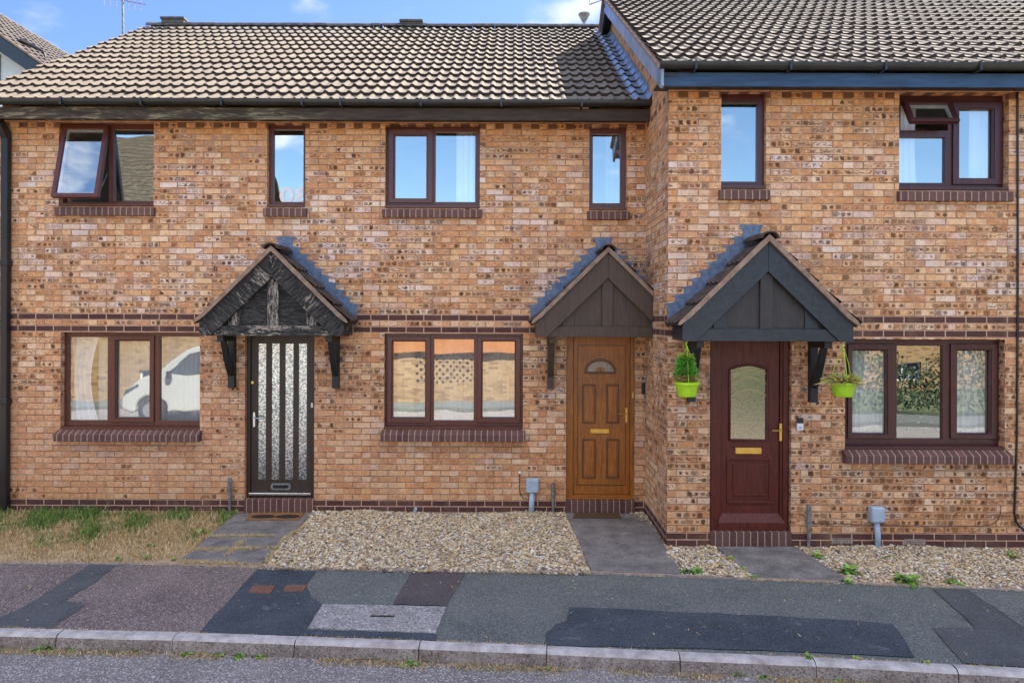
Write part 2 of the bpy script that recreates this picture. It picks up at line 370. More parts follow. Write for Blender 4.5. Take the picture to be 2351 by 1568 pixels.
def glass_material(name, refl=.5, rough=0., tint=(.97,.98,.98), wave=.006):
    m_ = bpy.data.materials.new(name); m_.use_nodes = True; nt = m_.node_tree; nt.nodes.clear(); N = nt.nodes.new; L = nt.links.new
    o = N('ShaderNodeOutputMaterial'); mx = N('ShaderNodeMixShader'); t = N('ShaderNodeBsdfTransparent'); gl = N('ShaderNodeBsdfGlossy')
    t.inputs[0].default_value = tint+(1,); gl.inputs[0].default_value = (.84,.90,.90,1); gl.inputs['Roughness'].default_value = rough
    mx.inputs[0].default_value = refl
    nz = N('ShaderNodeTexNoise'); nz.inputs['Scale'].default_value = 2.2; nz.inputs['Detail'].default_value = 1
    ge = N('ShaderNodeNewGeometry'); L(ge.outputs['Position'], nz.inputs['Vector'])
    b = N('ShaderNodeBump'); b.inputs['Strength'].default_value = .25; b.inputs['Distance'].default_value = wave
    L(nz.outputs['Fac'], b.inputs['Height']); L(b.outputs[0], gl.inputs['Normal'])
    L(t.outputs[0], mx.inputs[1]); L(gl.outputs[0], mx.inputs[2]); L(mx.outputs[0], o.inputs[0]); return m_
GLASS = glass_material('window_glass', .44)
def wood(name, a, b, rough=.35, sc3=(30, 30, 2.2), spec=.5, bump=.15):
    g = G(name, rough, spec); n = g.noise(1.6, None, 6, .65, 1.2, sc3); n2 = g.noise(9, None, 4)
    g.col(g.mix(g.step(n2, .4, .7, 0, .25), g.ramp(n, [(.32, b), (.62, a)]), b)); g.bump(n, bump, .003); return g.m
ROSE = wood('rosewood_frame', (.130,.034,.021), (.065,.017,.011), .34)
ROSED = wood('dark_rosewood_frame', (.080,.020,.020), (.038,.010,.010), .32)
OAK = wood('golden_oak', (.42,.140,.014), (.19,.054,.005), .42)
OAKD = wood('golden_oak_groove', (.15,.05,.008), (.09,.028,.005), .4)
ROSEDOOR = wood('rosewood_door', (.135,.026,.015), (.055,.011,.007), .40, spec=.3)
BROWND = wood('dark_brown_door', (.050,.030,.017), (.024,.014,.008), .5)
def flaking(ang, amt=0.0):
    g = G('flaking_black_paint', .8, .3); mp = g.n('ShaderNodeMapping'); mp.vector_type = 'TEXTURE'; mp.inputs['Rotation'].default_value = (0, ang, 0); g.l(g.geo.outputs['Position'], mp.inputs[0]); P_ = mp.outputs[0]
    n = g.noise(1.3, P_, 9, .75, .4, (7, 14, 40)); n2 = g.noise(3.0, P_, 5, .65, .6, (.7, 1, 1.6)); n3 = g.noise(50, None, 4, .7)
    c = g.mix(g.step(n, .40, .60), (.012,.012,.012), (.050,.044,.040))
    f = g.math('ADD', g.math('MULTIPLY', n, .75), g.math('MULTIPLY', n3, .25))
    c = g.mix(g.math('MULTIPLY', g.step(f, .47-amt*.3, .57), g.step(n2, .50-amt, .60-amt, .05, .95)), c, (.38,.31,.25))
    g.col(c); g.bump(f, .9, .012); return g.m
FLAKE = flaking(0, .04); FLAKE_R = flaking(-R(44), -.02); FLAKE_L = flaking(R(44), .0); FLAKE_V = flaking(R(90), .08); FLAKE_P = flaking(0, -.10)
BRNPAINT = wood('dark_brown_stain', (.085,.048,.026), (.038,.021,.012), .55); BRNBLK = wood('brown_black_boards', (.042,.030,.027), (.016,.013,.013), .5, (24, 24, 3))
BLKPAINT = wood('blue_black_paint', (.026,.030,.038), (.011,.012,.015), .42, (6, 6, 9), .5, .4)
BLACK = plain('black_plastic', (.012,.012,.014), (.007,.007,.008), 6, .35, .5, .05)
BRACK = plain('black_bracket_paint', (.012,.012,.013), (.006,.006,.006), 10, .5)
LEAD = plain('lead_flashing', (.150,.190,.265), (.070,.100,.165), 22, .5, .5, .8, 34, metal=.2)
LEADW = plain('bright_lead', (.34,.41,.50), (.10,.15,.22), 14, .4, .5, .8, 20, metal=.25)
VERGE = plain('mortar_verge', (.33,.225,.165), (.20,.130,.090), 14, .9, .2, .6, 50)
GUTTER = plain('black_gutter', (.030,.030,.031), (.016,.016,.017), 5, .35, .5, .05)
def fascia_mat():
    g = G('weathered_fascia', .75, .3); x, y, z = g.xyz(); n = g.noise(1.2, None, 8, .7, .6, (3, 3, 22)); n2 = g.noise(.8, None, 2)
    c = g.ramp(n, [(.34, (.024,.018,.013)), (.52, (.075,.055,.036)), (.66, (.34,.29,.18))])
    c = g.mix(g.step(x, -3.4, -1.9), c, g.ramp(n, [(.35, (.035,.024,.018)), (.7, (.085,.058,.042))]))
    g.col(c); g.bump(n, .4, .006); return g.m
FASCIA = fascia_mat()
FASCIAB = plain('blue_black_fascia', (.030,.075,.150), (.014,.034,.075), 3, .45, .5, .3, 30, (1, 1, 6))
BARGE = plain('grey_bargeboard', (.30,.36,.42), (.16,.21,.27), 5, .45)
CREAM = plain('plaster', (.42,.40,.36), (.38,.36,.32), 2, .9)
BRASS = plain('brass', (.75,.48,.12), (.6,.36,.07), 10, .3, metal=.85)
CHROME = plain('chrome', (.7,.7,.7), (.55,.55,.55), 10, .25, metal=.9)
GREYP = plain('grey_plastic', (.42,.50,.58), (.32,.39,.46), 10, .45)
GALV = plain('galvanised_pipe', (.28,.29,.30), (.14,.135,.12), 22, .5, metal=.4)
WHITEP = plain('white_plastic', (.80,.80,.79), (.72,.72,.70), 6, .4)
LIME = plain('lime_plastic', (.42,.66,.010), (.32,.54,.008), 9, .45)
CONC = tarmac('path_concrete', (.12,.108,.100), (.29,.262,.240), (.42,.39,.36), 160, .35, 4.5)
def cloth(name, c, tr=.0):
    m_ = bpy.data.materials.new(name); m_.use_nodes = True; nt = m_.node_tree; b = nt.nodes['Principled BSDF']
    b.inputs['Base Color'].default_value = c+(1,); b.inputs['Roughness'].default_value = .9
    nz = nt.nodes.new('ShaderNodeTexNoise'); nz.inputs['Scale'].default_value = 60
    bp = nt.nodes.new('ShaderNodeBump'); bp.inputs['Strength'].default_value = .2; nt.links.new(nz.outputs['Fac'], bp.inputs['Height']); nt.links.new(bp.outputs[0], b.inputs['Normal'])
    if tr:
        t = nt.nodes.new('ShaderNodeBsdfTransparent'); mx = nt.nodes.new('ShaderNodeMixShader'); mx.inputs[0].default_value = tr
        nt.links.new(b.outputs[0], mx.inputs[1]); nt.links.new(t.outputs[0], mx.inputs[2]); nt.links.new(mx.outputs[0], nt.nodes['Material Output'].inputs[0])
    return m_
NET = cloth('net_curtain_cloth', (.86,.85,.82), .22); DRAPE = cloth('white_drape', (.86,.87,.9)); GREYD = cloth('grey_drape', (.33,.32,.30)); CREAMD = cloth('cream_drape', (.75,.68,.55))
# ------------------------------------------------------------------ roofs
TAN = .63; ZE = 5.12; OV = .33; RUN = 4.424
def tile_field(mb, O, along, up_, nrm, La, Lu, gauge=.345, period=.15, dx=.0125, phase=0.0, seed=1):
    O, along, up_, nrm = map(Vector, (O, along, up_, nrm)); rg = random.Random(seed)
    n = max(1, round(Lu/gauge)); gg = Lu/n; nc = max(2, int(round(La/dx)))
    xs = [La*i/nc for i in range(nc+1)]
    prof = []
    for x in xs:
        t = ((x+phase)/period) % 1.0
        if t < .46: p = .023*math.sin(math.pi*(t/.46))**.8 if 0 < t < .46 else 0
        else: p = -.004*math.sin(math.pi*(t-.46)/.54)
        prof.append(p)
    V = []; Fc = []
    for i in range(n):
        s0 = i*gg-.03 if i else -.02; s1 = (i+1)*gg+.015
        off = [rg.uniform(-.004, .004) for _ in range(int(La/.3)+3)]; ts = [rg.uniform(-.006, .006) for _ in range(int(La/.3)+3)]
        base = len(V)
        for x, p in zip(xs, prof):
            ti = int((x+phase)/.3); z0 = .052+p+off[ti]; z1 = .012+p; sl_ = s0+ts[ti]
            for (s_, z_) in ((sl_+.012, z0-.056), (sl_, z0-.048), (sl_, z0), ((s0+s1)/2, (z0+z1)/2), (s1, z1)):
                V.append(O+along*x+up_*s_+nrm*z_)
        for j in range(nc):
            for q in range(4):
                a = base+j*5+q; Fc.append((a, a+5, a+6, a+1))
    mb.mesh(V, Fc)
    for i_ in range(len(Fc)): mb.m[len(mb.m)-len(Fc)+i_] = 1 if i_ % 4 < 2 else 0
def ridge_tiles(mb, p0, p1, r=.12, seg=.42, n=8, seed=3):
    p0, p1 = Vector(p0), Vector(p1); d = p1-p0; Ln = d.length; d.normalize(); sd = d.cross(Vector((0,0,1))).normalized(); k = int(Ln/seg)+1; rg = random.Random(seed)
    for i in range(k):
        a = p0+d*(i*seg); b = p0+d*min((i+1)*seg-.006, Ln); dz = rg.uniform(-.004, .006)
        V = []; 
        for q, rr in ((a, r), (a, r-.02), (b, r), (b, r-.02)):
            for t in range(n+1):
                an = math.pi*t/n; V.append(q+sd*(rr*math.cos(an))+Vector((0,0,1))*(rr*.75*math.sin(an)+dz))
        m_ = n+1; Fc = []
        for t in range(n):
            Fc += [(t, t+1, 2*m_+t+1, 2*m_+t), (m_+t, 3*m_+t, 3*m_+t+1, m_+t+1), (t, m_+t, m_+t+1, t+1), (2*m_+t, 2*m_+t+1, 3*m_+t+1, 3*m_+t)]
        mb.mesh(V, Fc)
cosP = 1/math.sqrt(1+TAN*TAN); sinP = TAN*cosP
def make_roof(house, x0, x1, Yw, seed):
    ye = Yw-OV; zr = ZE+TAN*RUN; yr = ye+RUN
    mb = MB(); tile_field(mb, (x0, ye, ZE-.03), (1,0,0), (0,cosP,sinP), (0,-sinP,cosP), x1-x0, RUN/cosP-.04, phase=(x0+30) % .3, seed=seed)
    # under-felt deck and rear slope
    mb.mesh([(x0,ye+.03,ZE-.06),(x1,ye+.03,ZE-.06),(x1,yr,zr-.045),(x0,yr,zr-.045)], [(0,1,2,3)])
    yb = yr+RUN
    mb.mesh([(x0,yr,zr-.02),(x1,yr,zr-.02),(x1,yb,ZE-.02),(x0,yb,ZE-.02)], [(0,1,2,3)])
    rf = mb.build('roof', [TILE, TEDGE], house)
    mb = MB(); ridge_tiles(mb, (x0+.01, yr, zr-.03), (x1-.01, yr, zr-.03), seed=seed); mb.build('ridge', RIDGE, rf)
    # fascia
    mb = MB(); mb.box(x0+(.0), x1, Yw-.27, Yw-.245, 4.905, 5.05); f = mb.build('fascia', FASCIA if Yw > 8 else FASCIAB, house, .003)
    mb = MB(); mb.box(x0, x1, Yw-.243, Yw+.05, 4.955, 4.965); mb.build('soffit', FASCIA if Yw > 8 else BLKPAINT, house)
    # gutter: half round, open on top
    gx0, gx1 = x0-.01 if Yw < 8 else x0, x1; yc, zc, r = Yw-.335, 5.125, .062
    V = []; Fc = []; n = 10; st = [gx0+(gx1-gx0)*i/24 for i in range(25)]
    for xx in st:
        for rr in (r, r-.006):
            for t in range(n+1):
                a = math.pi+math.pi*t/n; V.append((xx, yc+rr*math.cos(a), zc+rr*1.05*math.sin(a)+.0025*math.sin(xx*1.3)))
    q = 2*(n+1)
    for i in range(len(st)-1):
        for t in range(n):
            a = i*q+t; Fc += [(a, a+q, a+q+1, a+1), (a+n+1, a+n+2, a+q+n+2, a+q+n+1)]
        Fc += [(i*q, i*q+n+1, (i+1)*q+n+1, (i+1)*q), (i*q+n, (i+1)*q+n, (i+1)*q+2*n+1, i*q+2*n+1)]
    Fc += [tuple(range(n+1)), tuple(len(V)-q+i for i in range(n, -1, -1))]
    mb = MB(); mb.mesh(V, Fc); gt = mb.build('gutter', GUTTER, house, smooth=False)
    xx = x0+.35
    while xx < x1-.1:
        mb = MB(); mb.box(xx-.012, xx+.012, yc-.066, Yw-.272, zc-.085, zc-.068); mb.box(xx-.012, xx+.012, yc-.07, yc-.063, zc-.085, zc+.01); mb.build('gutter_bracket', GUTTER, gt); xx += .98
    return rf
RIDGE = plain('ridge_tile', (.14,.135,.135), (.05,.05,.055), 9, .9, .2, .6, 40)
# ------------------------------------------------------------------ windows
GLASSL = glass_material('window_glass_low', .34); GLASSM = glass_material('window_glass_mid', .46)
def win(house, Yw, op, panes, sashes=(), sill=None, label=None, fmat=ROSE, rec=.075, open_sash=None, extra_holes=(), gm=None):
    """op: opening px; panes: px list of glass; sashes: px rings (ring, pane)"""
    X0, X1, Z0, Z1 = rect(*op, Yw); y = Yw+rec
    P = [rect(*p, y) for p in panes]; H = list(P)+[rect(*p, y) for p in extra_holes]
    H = [(max(a, X0), min(b, X1), max(c, Z0), min(d, Z1)) for a, b, c, d in H]
    mb = MB(); mb.plate(X0+.002, X1-.002, Z0+.002, Z1-.002, H, y, y+.06)
    mb.box(X0+.003, X1-.003, Yw-.012, y-.001, Z0+.003, Z0+.032)                       # projecting frame sill
    w_ = mb.build('window', fmat, house, .004, seg=2)
    if label: w_['label'] = label
    for ring, pane in sashes:
        r_ = rect(*ring, y); p_ = rect(*pane, y); mb = MB(); mb.plate(max(r_[0], X0+.01), min(r_[1], X1-.01), r_[2], r_[3], [p_], y-.022, y-.001)
        e = .012; mb.plate(p_[0]-.001, p_[1]+.001, p_[2]-.001, p_[3]+.001, [(p_[0]+e, p_[1]-e, p_[2]+e, p_[3]-e)], y-.012, y+.02)
        mb.build('sash', fmat, w_, .007, seg=2)
    for p in P:
        mb = MB(); mb.face([(p[0]-.01, y+.03, p[2]-.01), (p[1]+.01, y+.03, p[2]-.01), (p[1]+.01, y+.03, p[3]+.01), (p[0]-.01, y+.03, p[3]+.01)]); mb.build('pane', gm or GLASS, w_)
    if sill:
        a, b, c, d = rect(*sill, Yw-.05); a = X0-.03 if abs(a-X0) < .2 else a; b = X1+.03
        if Z0 < 2.2:
            mb = MB(); mb.prism_x([(Yw-.003, Z0), (Yw-.085, Z0-.045), (Yw-.095, Z0-.055), (Yw-.095, Z0-.14), (Yw-.003, Z0-.14)], a, b)
            mb.prism_x([(Yw-.002, Z0-.002), (Yw-.002, Z0-.10), (Yw+.2, Z0-.10), (Yw+.2, Z0-.002)], X0+.003, X1-.003)
        else:
            mb = MB(); mb.prism_x([(Yw-.003, Z0-.012), (Yw-.045, Z0-.022), (Yw-.052, Z0-.03), (Yw-.052, Z0-.125), (Yw-.003, Z0-.125)], a, b)
        mb.build('brick_sill', SOLDIER, w_, .006, seg=2)
    return w_, (X0, X1, Z0, Z1), y
def wall_with_holes(house, x0, x1, Yw, holes, name='wall', zt=5.0):
    mb = MB(); mb.plate(x0, x1, -.3, zt, holes, Yw, Yw+.28); return mb.build(name, BRICK, house)
def side_wall(mb, x, t, y0, yr_run, zfront=5.0):
    # pentagon gable in (y,z) following the roof
    ye = y0-OV; yr = ye+RUN; yb = yr+RUN-OV
    mb.prism_x([(y0+.002, -.3), (y0+.002, ZE-.07+TAN*(y0-ye)), (yr, ZE-.075+TAN*RUN), (yb, ZE-.07+TAN*OV), (yb, -.3)], x, x+t)
def room(mb, hole, Yw, d=1.8, e=.5):
    x0, x1, z0, z1 = hole; x0 -= e; x1 += e; z0 -= .6; z1 = z1+.15; y0 = Yw+.285; y1 = y0+d
    mb.mesh([(x0,y0,z0),(x1,y0,z0),(x1,y1,z0),(x0,y1,z0),(x0,y0,z1),(x1,y0,z1),(x1,y1,z1),(x0,y1,z1)], [(0,1,2,3),(4,7,6,5),(3,2,6,7),(0,3,7,4),(1,5,6,2)])
def curtain(x0, x1, z0, z1, y, mat, label, cat='curtain', waves=7, amp=.02, seed=1, name='curtain', gather=0.0):
    rg = random.Random(seed); n = waves*8; V = []; Fc = []
    ph = rg.random()*6; rows = 6
    for j in range(rows+1):
        t = j/rows
        for i in range(n+1):
            s_ = i/n; a = amp*(math.sin(s_*waves*2*math.pi+ph)+.4*math.sin(s_*waves*4.7+ph*2+t))
            xx = x0+(x1-x0)*(s_*(1-gather*math.sin(math.pi*t)))
            V.append((xx, y+a, z1+(z0-z1)*t))
    for j in range(rows):
        for i in range(n): a = j*(n+1)+i; Fc.append((a, a+1, a+n+2, a+n+1))
    mb = MB(); mb.mesh(V, Fc); o = mb.build(name, mat, smooth=True); return tag(o, label, cat, 'curtains hanging behind the windows')
# ------------------------------------------------------------------ houses
XL, XP, XR, XE, XN = -6.72, -2.45, 1.70, 5.86, 10.0
hl = empty('brick_house', ((XL+XP)/2, YM, 0), 'left brick terraced house with black weathered porch over a dark brown glazed door', 'house', 'brick terraced houses')
hm = empty('brick_house', ((XP+XR)/2, YM, 0), 'middle brick terraced house with brown porch over a golden oak door', 'house', 'brick terraced houses')
hr = empty('brick_house', ((XR+XE)/2, YF, 0), 'forward standing brick house with blue black porch over a dark red door', 'house', 'brick terraced houses')
hn = empty('brick_house', ((XE+XN)/2, YF, 0), 'brick house past the thin black wall cable at the right edge, mostly out of frame', 'house', 'brick terraced houses')
WO = {}
# window openings in picture pixels
LL = (139,763,459,986); LU = (135,281,353,474); N1 = (613,285,701,476)
MU = (884.5,288,1101.6,478.6); N2 = (1353,292,1439,483); ML = (882,766,1200.7,986)
N3 = (1656,212.6,1759,434); RU = (2064.5,214,2316,437.5); RL = (1940,779,2307,1032)
DL = (562,760,721.5,1146); DM = (1299.5,760,1457.6,1150); DR = (1630,765,1816.8,1221)
ZD = .145
def dop(d, Y):
    r_ = rect(*d, Y); return (r_[0], r_[1], .115, r_[3])
holes_l = [rect(*q, YM) for q in (LL, LU, N1)]+[dop(DL, YM)]
holes_m = [rect(*q, YM) for q in (MU, N2, ML)]+[dop(DM, YM)]
holes_r = [rect(*q, YF) for q in (N3, RU, RL)]+[dop(DR, YF)]
wall_with_holes(hl, XL, XP, YM, holes_l); wall_with_holes(hm, XP, XR, YM, holes_m); wall_with_holes(hr, XR, XE, YF, holes_r)
dx4 = XE-XR; holes_n = [(a+dx4, b+dx4, c, d) for a, b, c, d in holes_r]
wall_with_holes(hn, XE, XN, YF, holes_n)
mb = MB(); side_wall(mb, XL, .25, YM+.28, 0); mb.build('gable_wall', BRICK, hl)
mb = MB(); side_wall(mb, XR, .25, YF+.28, 0); mb.prism_x([(YF+.001, 5.0), (YF+.28, 5.0), (YF+.28, ZE-.07+TAN*(.28+OV)), (YF+.001, ZE-.07+TAN*OV)], XR, XR+.25); mb.build('gable_wall', BRICK, hr)
mb = MB(); side_wall(mb, XN-.25, .25, YF+.28, 0); mb.build('gable_wall', BRICK, hn)
for h_, x0, x1, Y in ((hl, XL, XP, YM), (hm, XP, XR, YM), (hr, XR, XE, YF), (hn, XE, XN, YF)):
    yb = Y-OV+2*RUN-OV; mb = MB(); mb.box(x0+.26, x1-.26, yb-.25, yb-.01, -.3, 5.0); mb.build('rear_wall', BRICK, h_)
for h_, hs, Y in ((hl, holes_l, YM), (hm, holes_m, YM), (hr, holes_r, YF), (hn, holes_n, YF)):
    mb = MB()
    for q in hs: room(mb, q, Y, 1.6 if q[2] > 2 else 2.2, .25)
    mb.build('interior_wall', CREAM, h_)
# roof ends: verge overhangs
make_roof(hl, XL-.12, XP, YM, 1); make_roof(hm, XP, XR-.002, YM, 2); make_roof(hr, XR-.16, XE, YF, 3); make_roof(hn, XE, XN+.12, YF, 4)
# verge barge boards
def barge(house, x, Yw, mat, w=.19, t=.03):
    ye = Yw-OV; yr = ye+RUN; zr = ZE+TAN*RUN
    mb = MB(); o = -.045
    mb.prism_x([(ye-.02, ZE+o-.02), (yr, zr+o), (yr, zr+o-w*1.25), (ye+.02, ZE+o-w*1.1), (ye-.02, ZE+o-w)], x-t, x)
    mb.build('bargeboard', mat, house, .003)
    mb = MB(); yb = yr+RUN
    mb.prism_x([(yr+.002, zr+o), (yb, ZE+o), (yb, ZE+o-w), (yr+.002, zr+o-w*1.25)], x-t, x); mb.build('bargeboard', BLKPAINT, house, .003)
    mb = MB(); mb.prism_x([(ye, ZE-.045), (yr, zr-.045), (yb, ZE-.045), (yb, ZE-.01), (yr, zr+.0), (ye, ZE-.01)], x-t-.035, x-t-.003+.03); mb.build('verge_mortar', VERGE, house)
    mb = MB(); mb.prism_x([(ye+.05, ZE-.075), (yr, zr-.10), (yb-.05, ZE-.1), (yb-.05, ZE-.12), (yr, zr-.12), (ye+.05, ZE-.12)], x+.001, x+.16); mb.build('verge_soffit', BLKPAINT, house)
barge(hr, XR-.13, YF, BARGE); barge(hl, XL-.09, YM, BLKPAINT)
# lead between the low roof and the gable of the forward house
def lead_abutment():
    ye = YM-OV; n = 15; V = []; Fc = []
    mb = MB(); L0 = RUN/cosP-.35
    for i in range(n):
        s0, s1 = L0*i/n, L0*(i+1)/n+.02
        cols = 12; b = len(V)
        for j in range(cols+1):
            x = XR-.24+.232*j/cols; t = ((x+30)/.15) % 1; p = .034*max(0, math.sin(math.pi*t/.5)) if t < .5 else 0
            if j == cols: p = .06
            for s_, h_ in ((s0-.005, .052), (s0, .066), (s1, .030)):
                q = Vector((x, ye, ZE-.03))+Vector((0,cosP,sinP))*s_+Vector((0,-sinP,cosP))*(h_+p); V.append(q)
        for j in range(cols):
            for q in range(2): a = b+j*3+q; Fc.append((a, a+3, a+4, a+1))
    mb.mesh(V, Fc); mb.build('lead_soaker', LEADW, hm)
    # stepped cover flashing on the gable brickwork
    mb = MB(); y = ye+.12; k = 0
    while y < ye+RUN-.25:
        zb = ZE+TAN*(y-ye)+.02; dy = .121
        mb.prism_x([(y, zb-.02), (y+dy+.02, zb-.02+TAN*(dy+.02)), (y+dy+.02, zb+.155+TAN*dy), (y+.03, zb+.155+TAN*.02), (y, zb+.09)], XR-.008-.0015*(k%2), XR-.002); y += dy; k += 1
    mb.build('step_flashing', LEADW, hm)
lead_abutment()
# ---- windows
w1,_,_ = win(hl, YM, LL, [(154.6,774,247,965),(266,781,346,960),(366,773,458.5+6,966)], [((251,770,355,969),(266,781,346,960))], (132,988,459,1014), gm=GLASSL)
w2,lu,ylu = win(hl, YM, LU, [(261,298,360,462)], (), (130,476,353,497), extra_holes=[(149,293,250,464)])
# the top-hung open sash
def open_sash(parent, Yw, px, ang, fw=.055, mat=ROSE, axis='top'):
    x0, x1, z0, z1 = rect(*px, Yw+.06); h = z1-z0; c, s_ = math.cos(ang), math.sin(ang)
    def T(v):
        x, y, z = v; return (x, Yw+.05 - (-z)*s_ + y*c, z1 + z*c + y*s_*-1*0 + 0)  if False else (x, Yw+.05+y*c+z*s_, z1+z*c-y*s_)
    mb = MB(); mb.plate(x0, x1, -h, 0, [(x0+fw, x1-fw, -h+fw, -fw)], -.03, .03); mb.v = [T(v) for v in mb.v]; s = mb.build('sash', mat, parent, .006, seg=2)
    e = .018; mb = MB(); mb.plate(x0+fw-.001, x1-fw+.001, -h+fw-.001, -fw+.001, [(x0+fw+e, x1-fw-e, -h+fw+e, -fw-e)], .0, .034); mb.v = [T(v) for v in mb.v]; mb.build('glazing_bead', WHITEP, parent)
    mb = MB(); mb.face([T(v) for v in ((x0+fw-.01,-.01,-h+fw-.01),(x1-fw+.01,-.01,-h+fw-.01),(x1-fw+.01,-.01,-fw+.01),(x0+fw-.01,-.01,-fw+.01))]); mb.build('pane', GLASS, parent)
    mb = MB(); mb.tube([(x1-.03, Yw+.06, z1-h*.62), T((x1-.03, .02, -h*.96))], .006, 6); mb.build('window_stay', CHROME, parent)
open_sash(w2, YM, (147,291,252,466), R(13))
w3,n1r,yn1 = win(hl, YM, N1, [(628,298,696.5,464)], (), (612,480,701,501))
w4,_,_ = win(hm, YM, MU, [(904,309,981,458),(999.7,304,1091,464)], [((892.5,297,994.5,467),(904,309,981,458))], (884,481,1102,502))
w5,_,_ = win(hm, YM, N2, [(1361,308.5,1424,466.7)], (), (1353,487,1440,505))
w6,_,_ = win(hm, YM, ML, [(900,782,978,960),(996,779,1087.6,965),(1106,782,1183.5,960)], [((889,772,989,970),(900,782,978,960)),((1096,772,1195,970),(1106,782,1183.5,960))], (880,986,1203,1014), gm=GLASSM)
w7,_,_ = win(hr, YF, N3, [(1659-4,237,1738.5,417)], (), (1655,437.5,1760,462), fmat=ROSED, rec=.06)
w8,_,_ = win(hr, YF, RU, [(2062,316,2170,420),(2199,249.5,2280.6,412)], [((2186,235.5,2300,425),(2199,249.5,2280.6,412))], (2066,443,2321,466), fmat=ROSED, rec=.09, extra_holes=[(2068,240,2176,300)])
open_sash(w8, YF, (2070,236,2180,300), R(30), .045, ROSED)
w9,_,_ = win(hr, YF, RL, [(1954,803,2036.4,996.6),(2059,794,2164.7,1007),(2194,803,2273.6,996.6)], [((1945,789,2050.5,1007),(1954,803,2036.4,996.6)),((2180.5,789,2287.7,1007),(2194,803,2273.6,996.6))], (1940,1037,2312,1068), fmat=ROSED, rec=.09, gm=GLASSL)
# number sticker seen from its back
def digits():
    cu = bpy.data.curves.new('digits', 'FONT'); cu.body = '30'; cu.size = .36; cu.extrude = .001; cu.offset = .014
    to = bpy.data.objects.new('digits', cu); me = bpy.data.meshes.new_from_object(to)
    x1 = n1r[1]; x_, z_ = at(697, 466, yn1)
    vs = [(v.co.x, v.co.y) for v in me.vertices]; w_ = max(v[0] for v in vs)
    for v in me.vertices: v.co = Vector((x_+.045-v.co.x, yn1+.024+v.co.z, z_+v.co.y*.78))   # mirrored: read from indoors
    me.flip_normals(); me.materials.append(WHITEP); o = bpy.data.objects.new('number_sticker', me); COL.objects.link(o); setparent(o, w3)
digits()
# little white bird shapes stuck to the pane
def birds():
    rg = random.Random(5)
    for i in range(22):
        mb = MB(); u, v = rg.uniform(2066, 2158), rg.uniform(830, 995) if i > 5 else rg.uniform(960, 1000)
        x, z = at(u, v, YF+.11); s = rg.uniform(.010, .022); a = rg.uniform(-.9, .9)
        P = [(-1.4,.5),(-.5,.35),(0,-.1),(.6,.5),(1.4,.75),(.4,.0),(.1,-.55),(-.15,-.2),(-.6,.1)]
        mb.face([(x+s*(p*math.cos(a)-q*math.sin(a)), YF+.112, z+s*(p*math.sin(a)+q*math.cos(a))) for p, q in P])
        mb.build('bird_sticker', WHITEP, w9)
birds()
# curtains
def cur(u0, v0, u1, v1, Yw, mat, label, **k):
    a, b, c, d = rect(u0, v0, u1, v1, Yw+.24); return curtain(a, b, c, d, Yw+.24, mat, label, **k)
cur(150,765,232,975,YM,DRAPE,'white drape in the left pane of the window beside the black weathered porch', waves=5, amp=.03, seed=2, gather=.25)
cur(225,765,470,970,YM+.1,NET,'net curtain across the window beside the black weathered porch', waves=22, amp=.010, seed=3)
cur(890,765,952,975,YM,CREAMD,'cream drape at the left end of the middle ground floor window', waves=4, amp=.02, seed=4)
cur(940,765,1200,975,YM+.1,NET,'net curtain across the middle ground floor window', waves=24, amp=.010, seed=5)
cur(1048,290,1100,480,YM,DRAPE,'white drape behind the right pane of the middle upper window', waves=4, amp=.02, seed=6)
cur(1390,290,1440,480,YM,GREYD,'grey drape in the narrow upper window above the brown porch', waves=4, amp=.02, seed=7)
cur(1945,785,2045,1010,YF,NET,'net curtain behind the left pane of the window beside the blue black porch', waves=9, amp=.012, seed=8)
cur(2180,785,2290,1010,YF,NET,'net curtain behind the right pane of the window beside the blue black porch', waves=9, amp=.012, seed=9)
cur(2060,230,2104,430,YF,DRAPE,'white drape at the left of the upper window with the open vent', waves=3, amp=.02, seed=10, gather=.1)
cur(2225,230,2290,430,YF,DRAPE,'white drape at the right of the upper window with the open vent', waves=4, amp=.02, seed=11)
cur(146,285,166,470,YM,GREYD,'dark grey drape behind the tilted open sash', waves=2, amp=.02, seed=12)
# ------------------------------------------------------------------ doors
def step_under(house, op, Yw, zt=.15):
    X0, X1, _, _ = op; mb = MB(); mb.box(X0-.0, X1+.0, Yw-.03, Yw+.2, -.05, zt); mb.build('door_step', SOLDIER, house, .006, seg=2)
def handle(parent, x, z, y, mat, d=-1):
    mb = MB(); mb.box(x-.014, x+.014, y-.012, y, z-.10, z+.09); mb.tube([(x, y-.01, z+.02), (x, y-.05, z+.02), (x+d*.11, y-.055, z+.02)], .009, 8); mb.build('handle', mat, parent, .003)
def obscure(name, c1, c2, metal, scale, bd, rough):
    m_ = G(name, rough, .6); v = m_.voro(scale, None, 'SMOOTH_F1'); n = m_.noise(scale*.8, None, 3)
    m_.col(m_.mix(m_.step(m_.math('ADD', v, m_.math('MULTIPLY', n, .4)), .35, .85), c1, c2)); m_.bump(v, .5, bd); m_.b.inputs['Metallic'].default_value = metal; return m_.m
OBS = obscure('obscured_glass', (.66,.68,.68), (.22,.25,.28), .85, 44, .003, .2)
OBS2 = obscure('patterned_glass', (.40,.36,.27), (.24,.22,.17), .8, 90, .0012, .14)
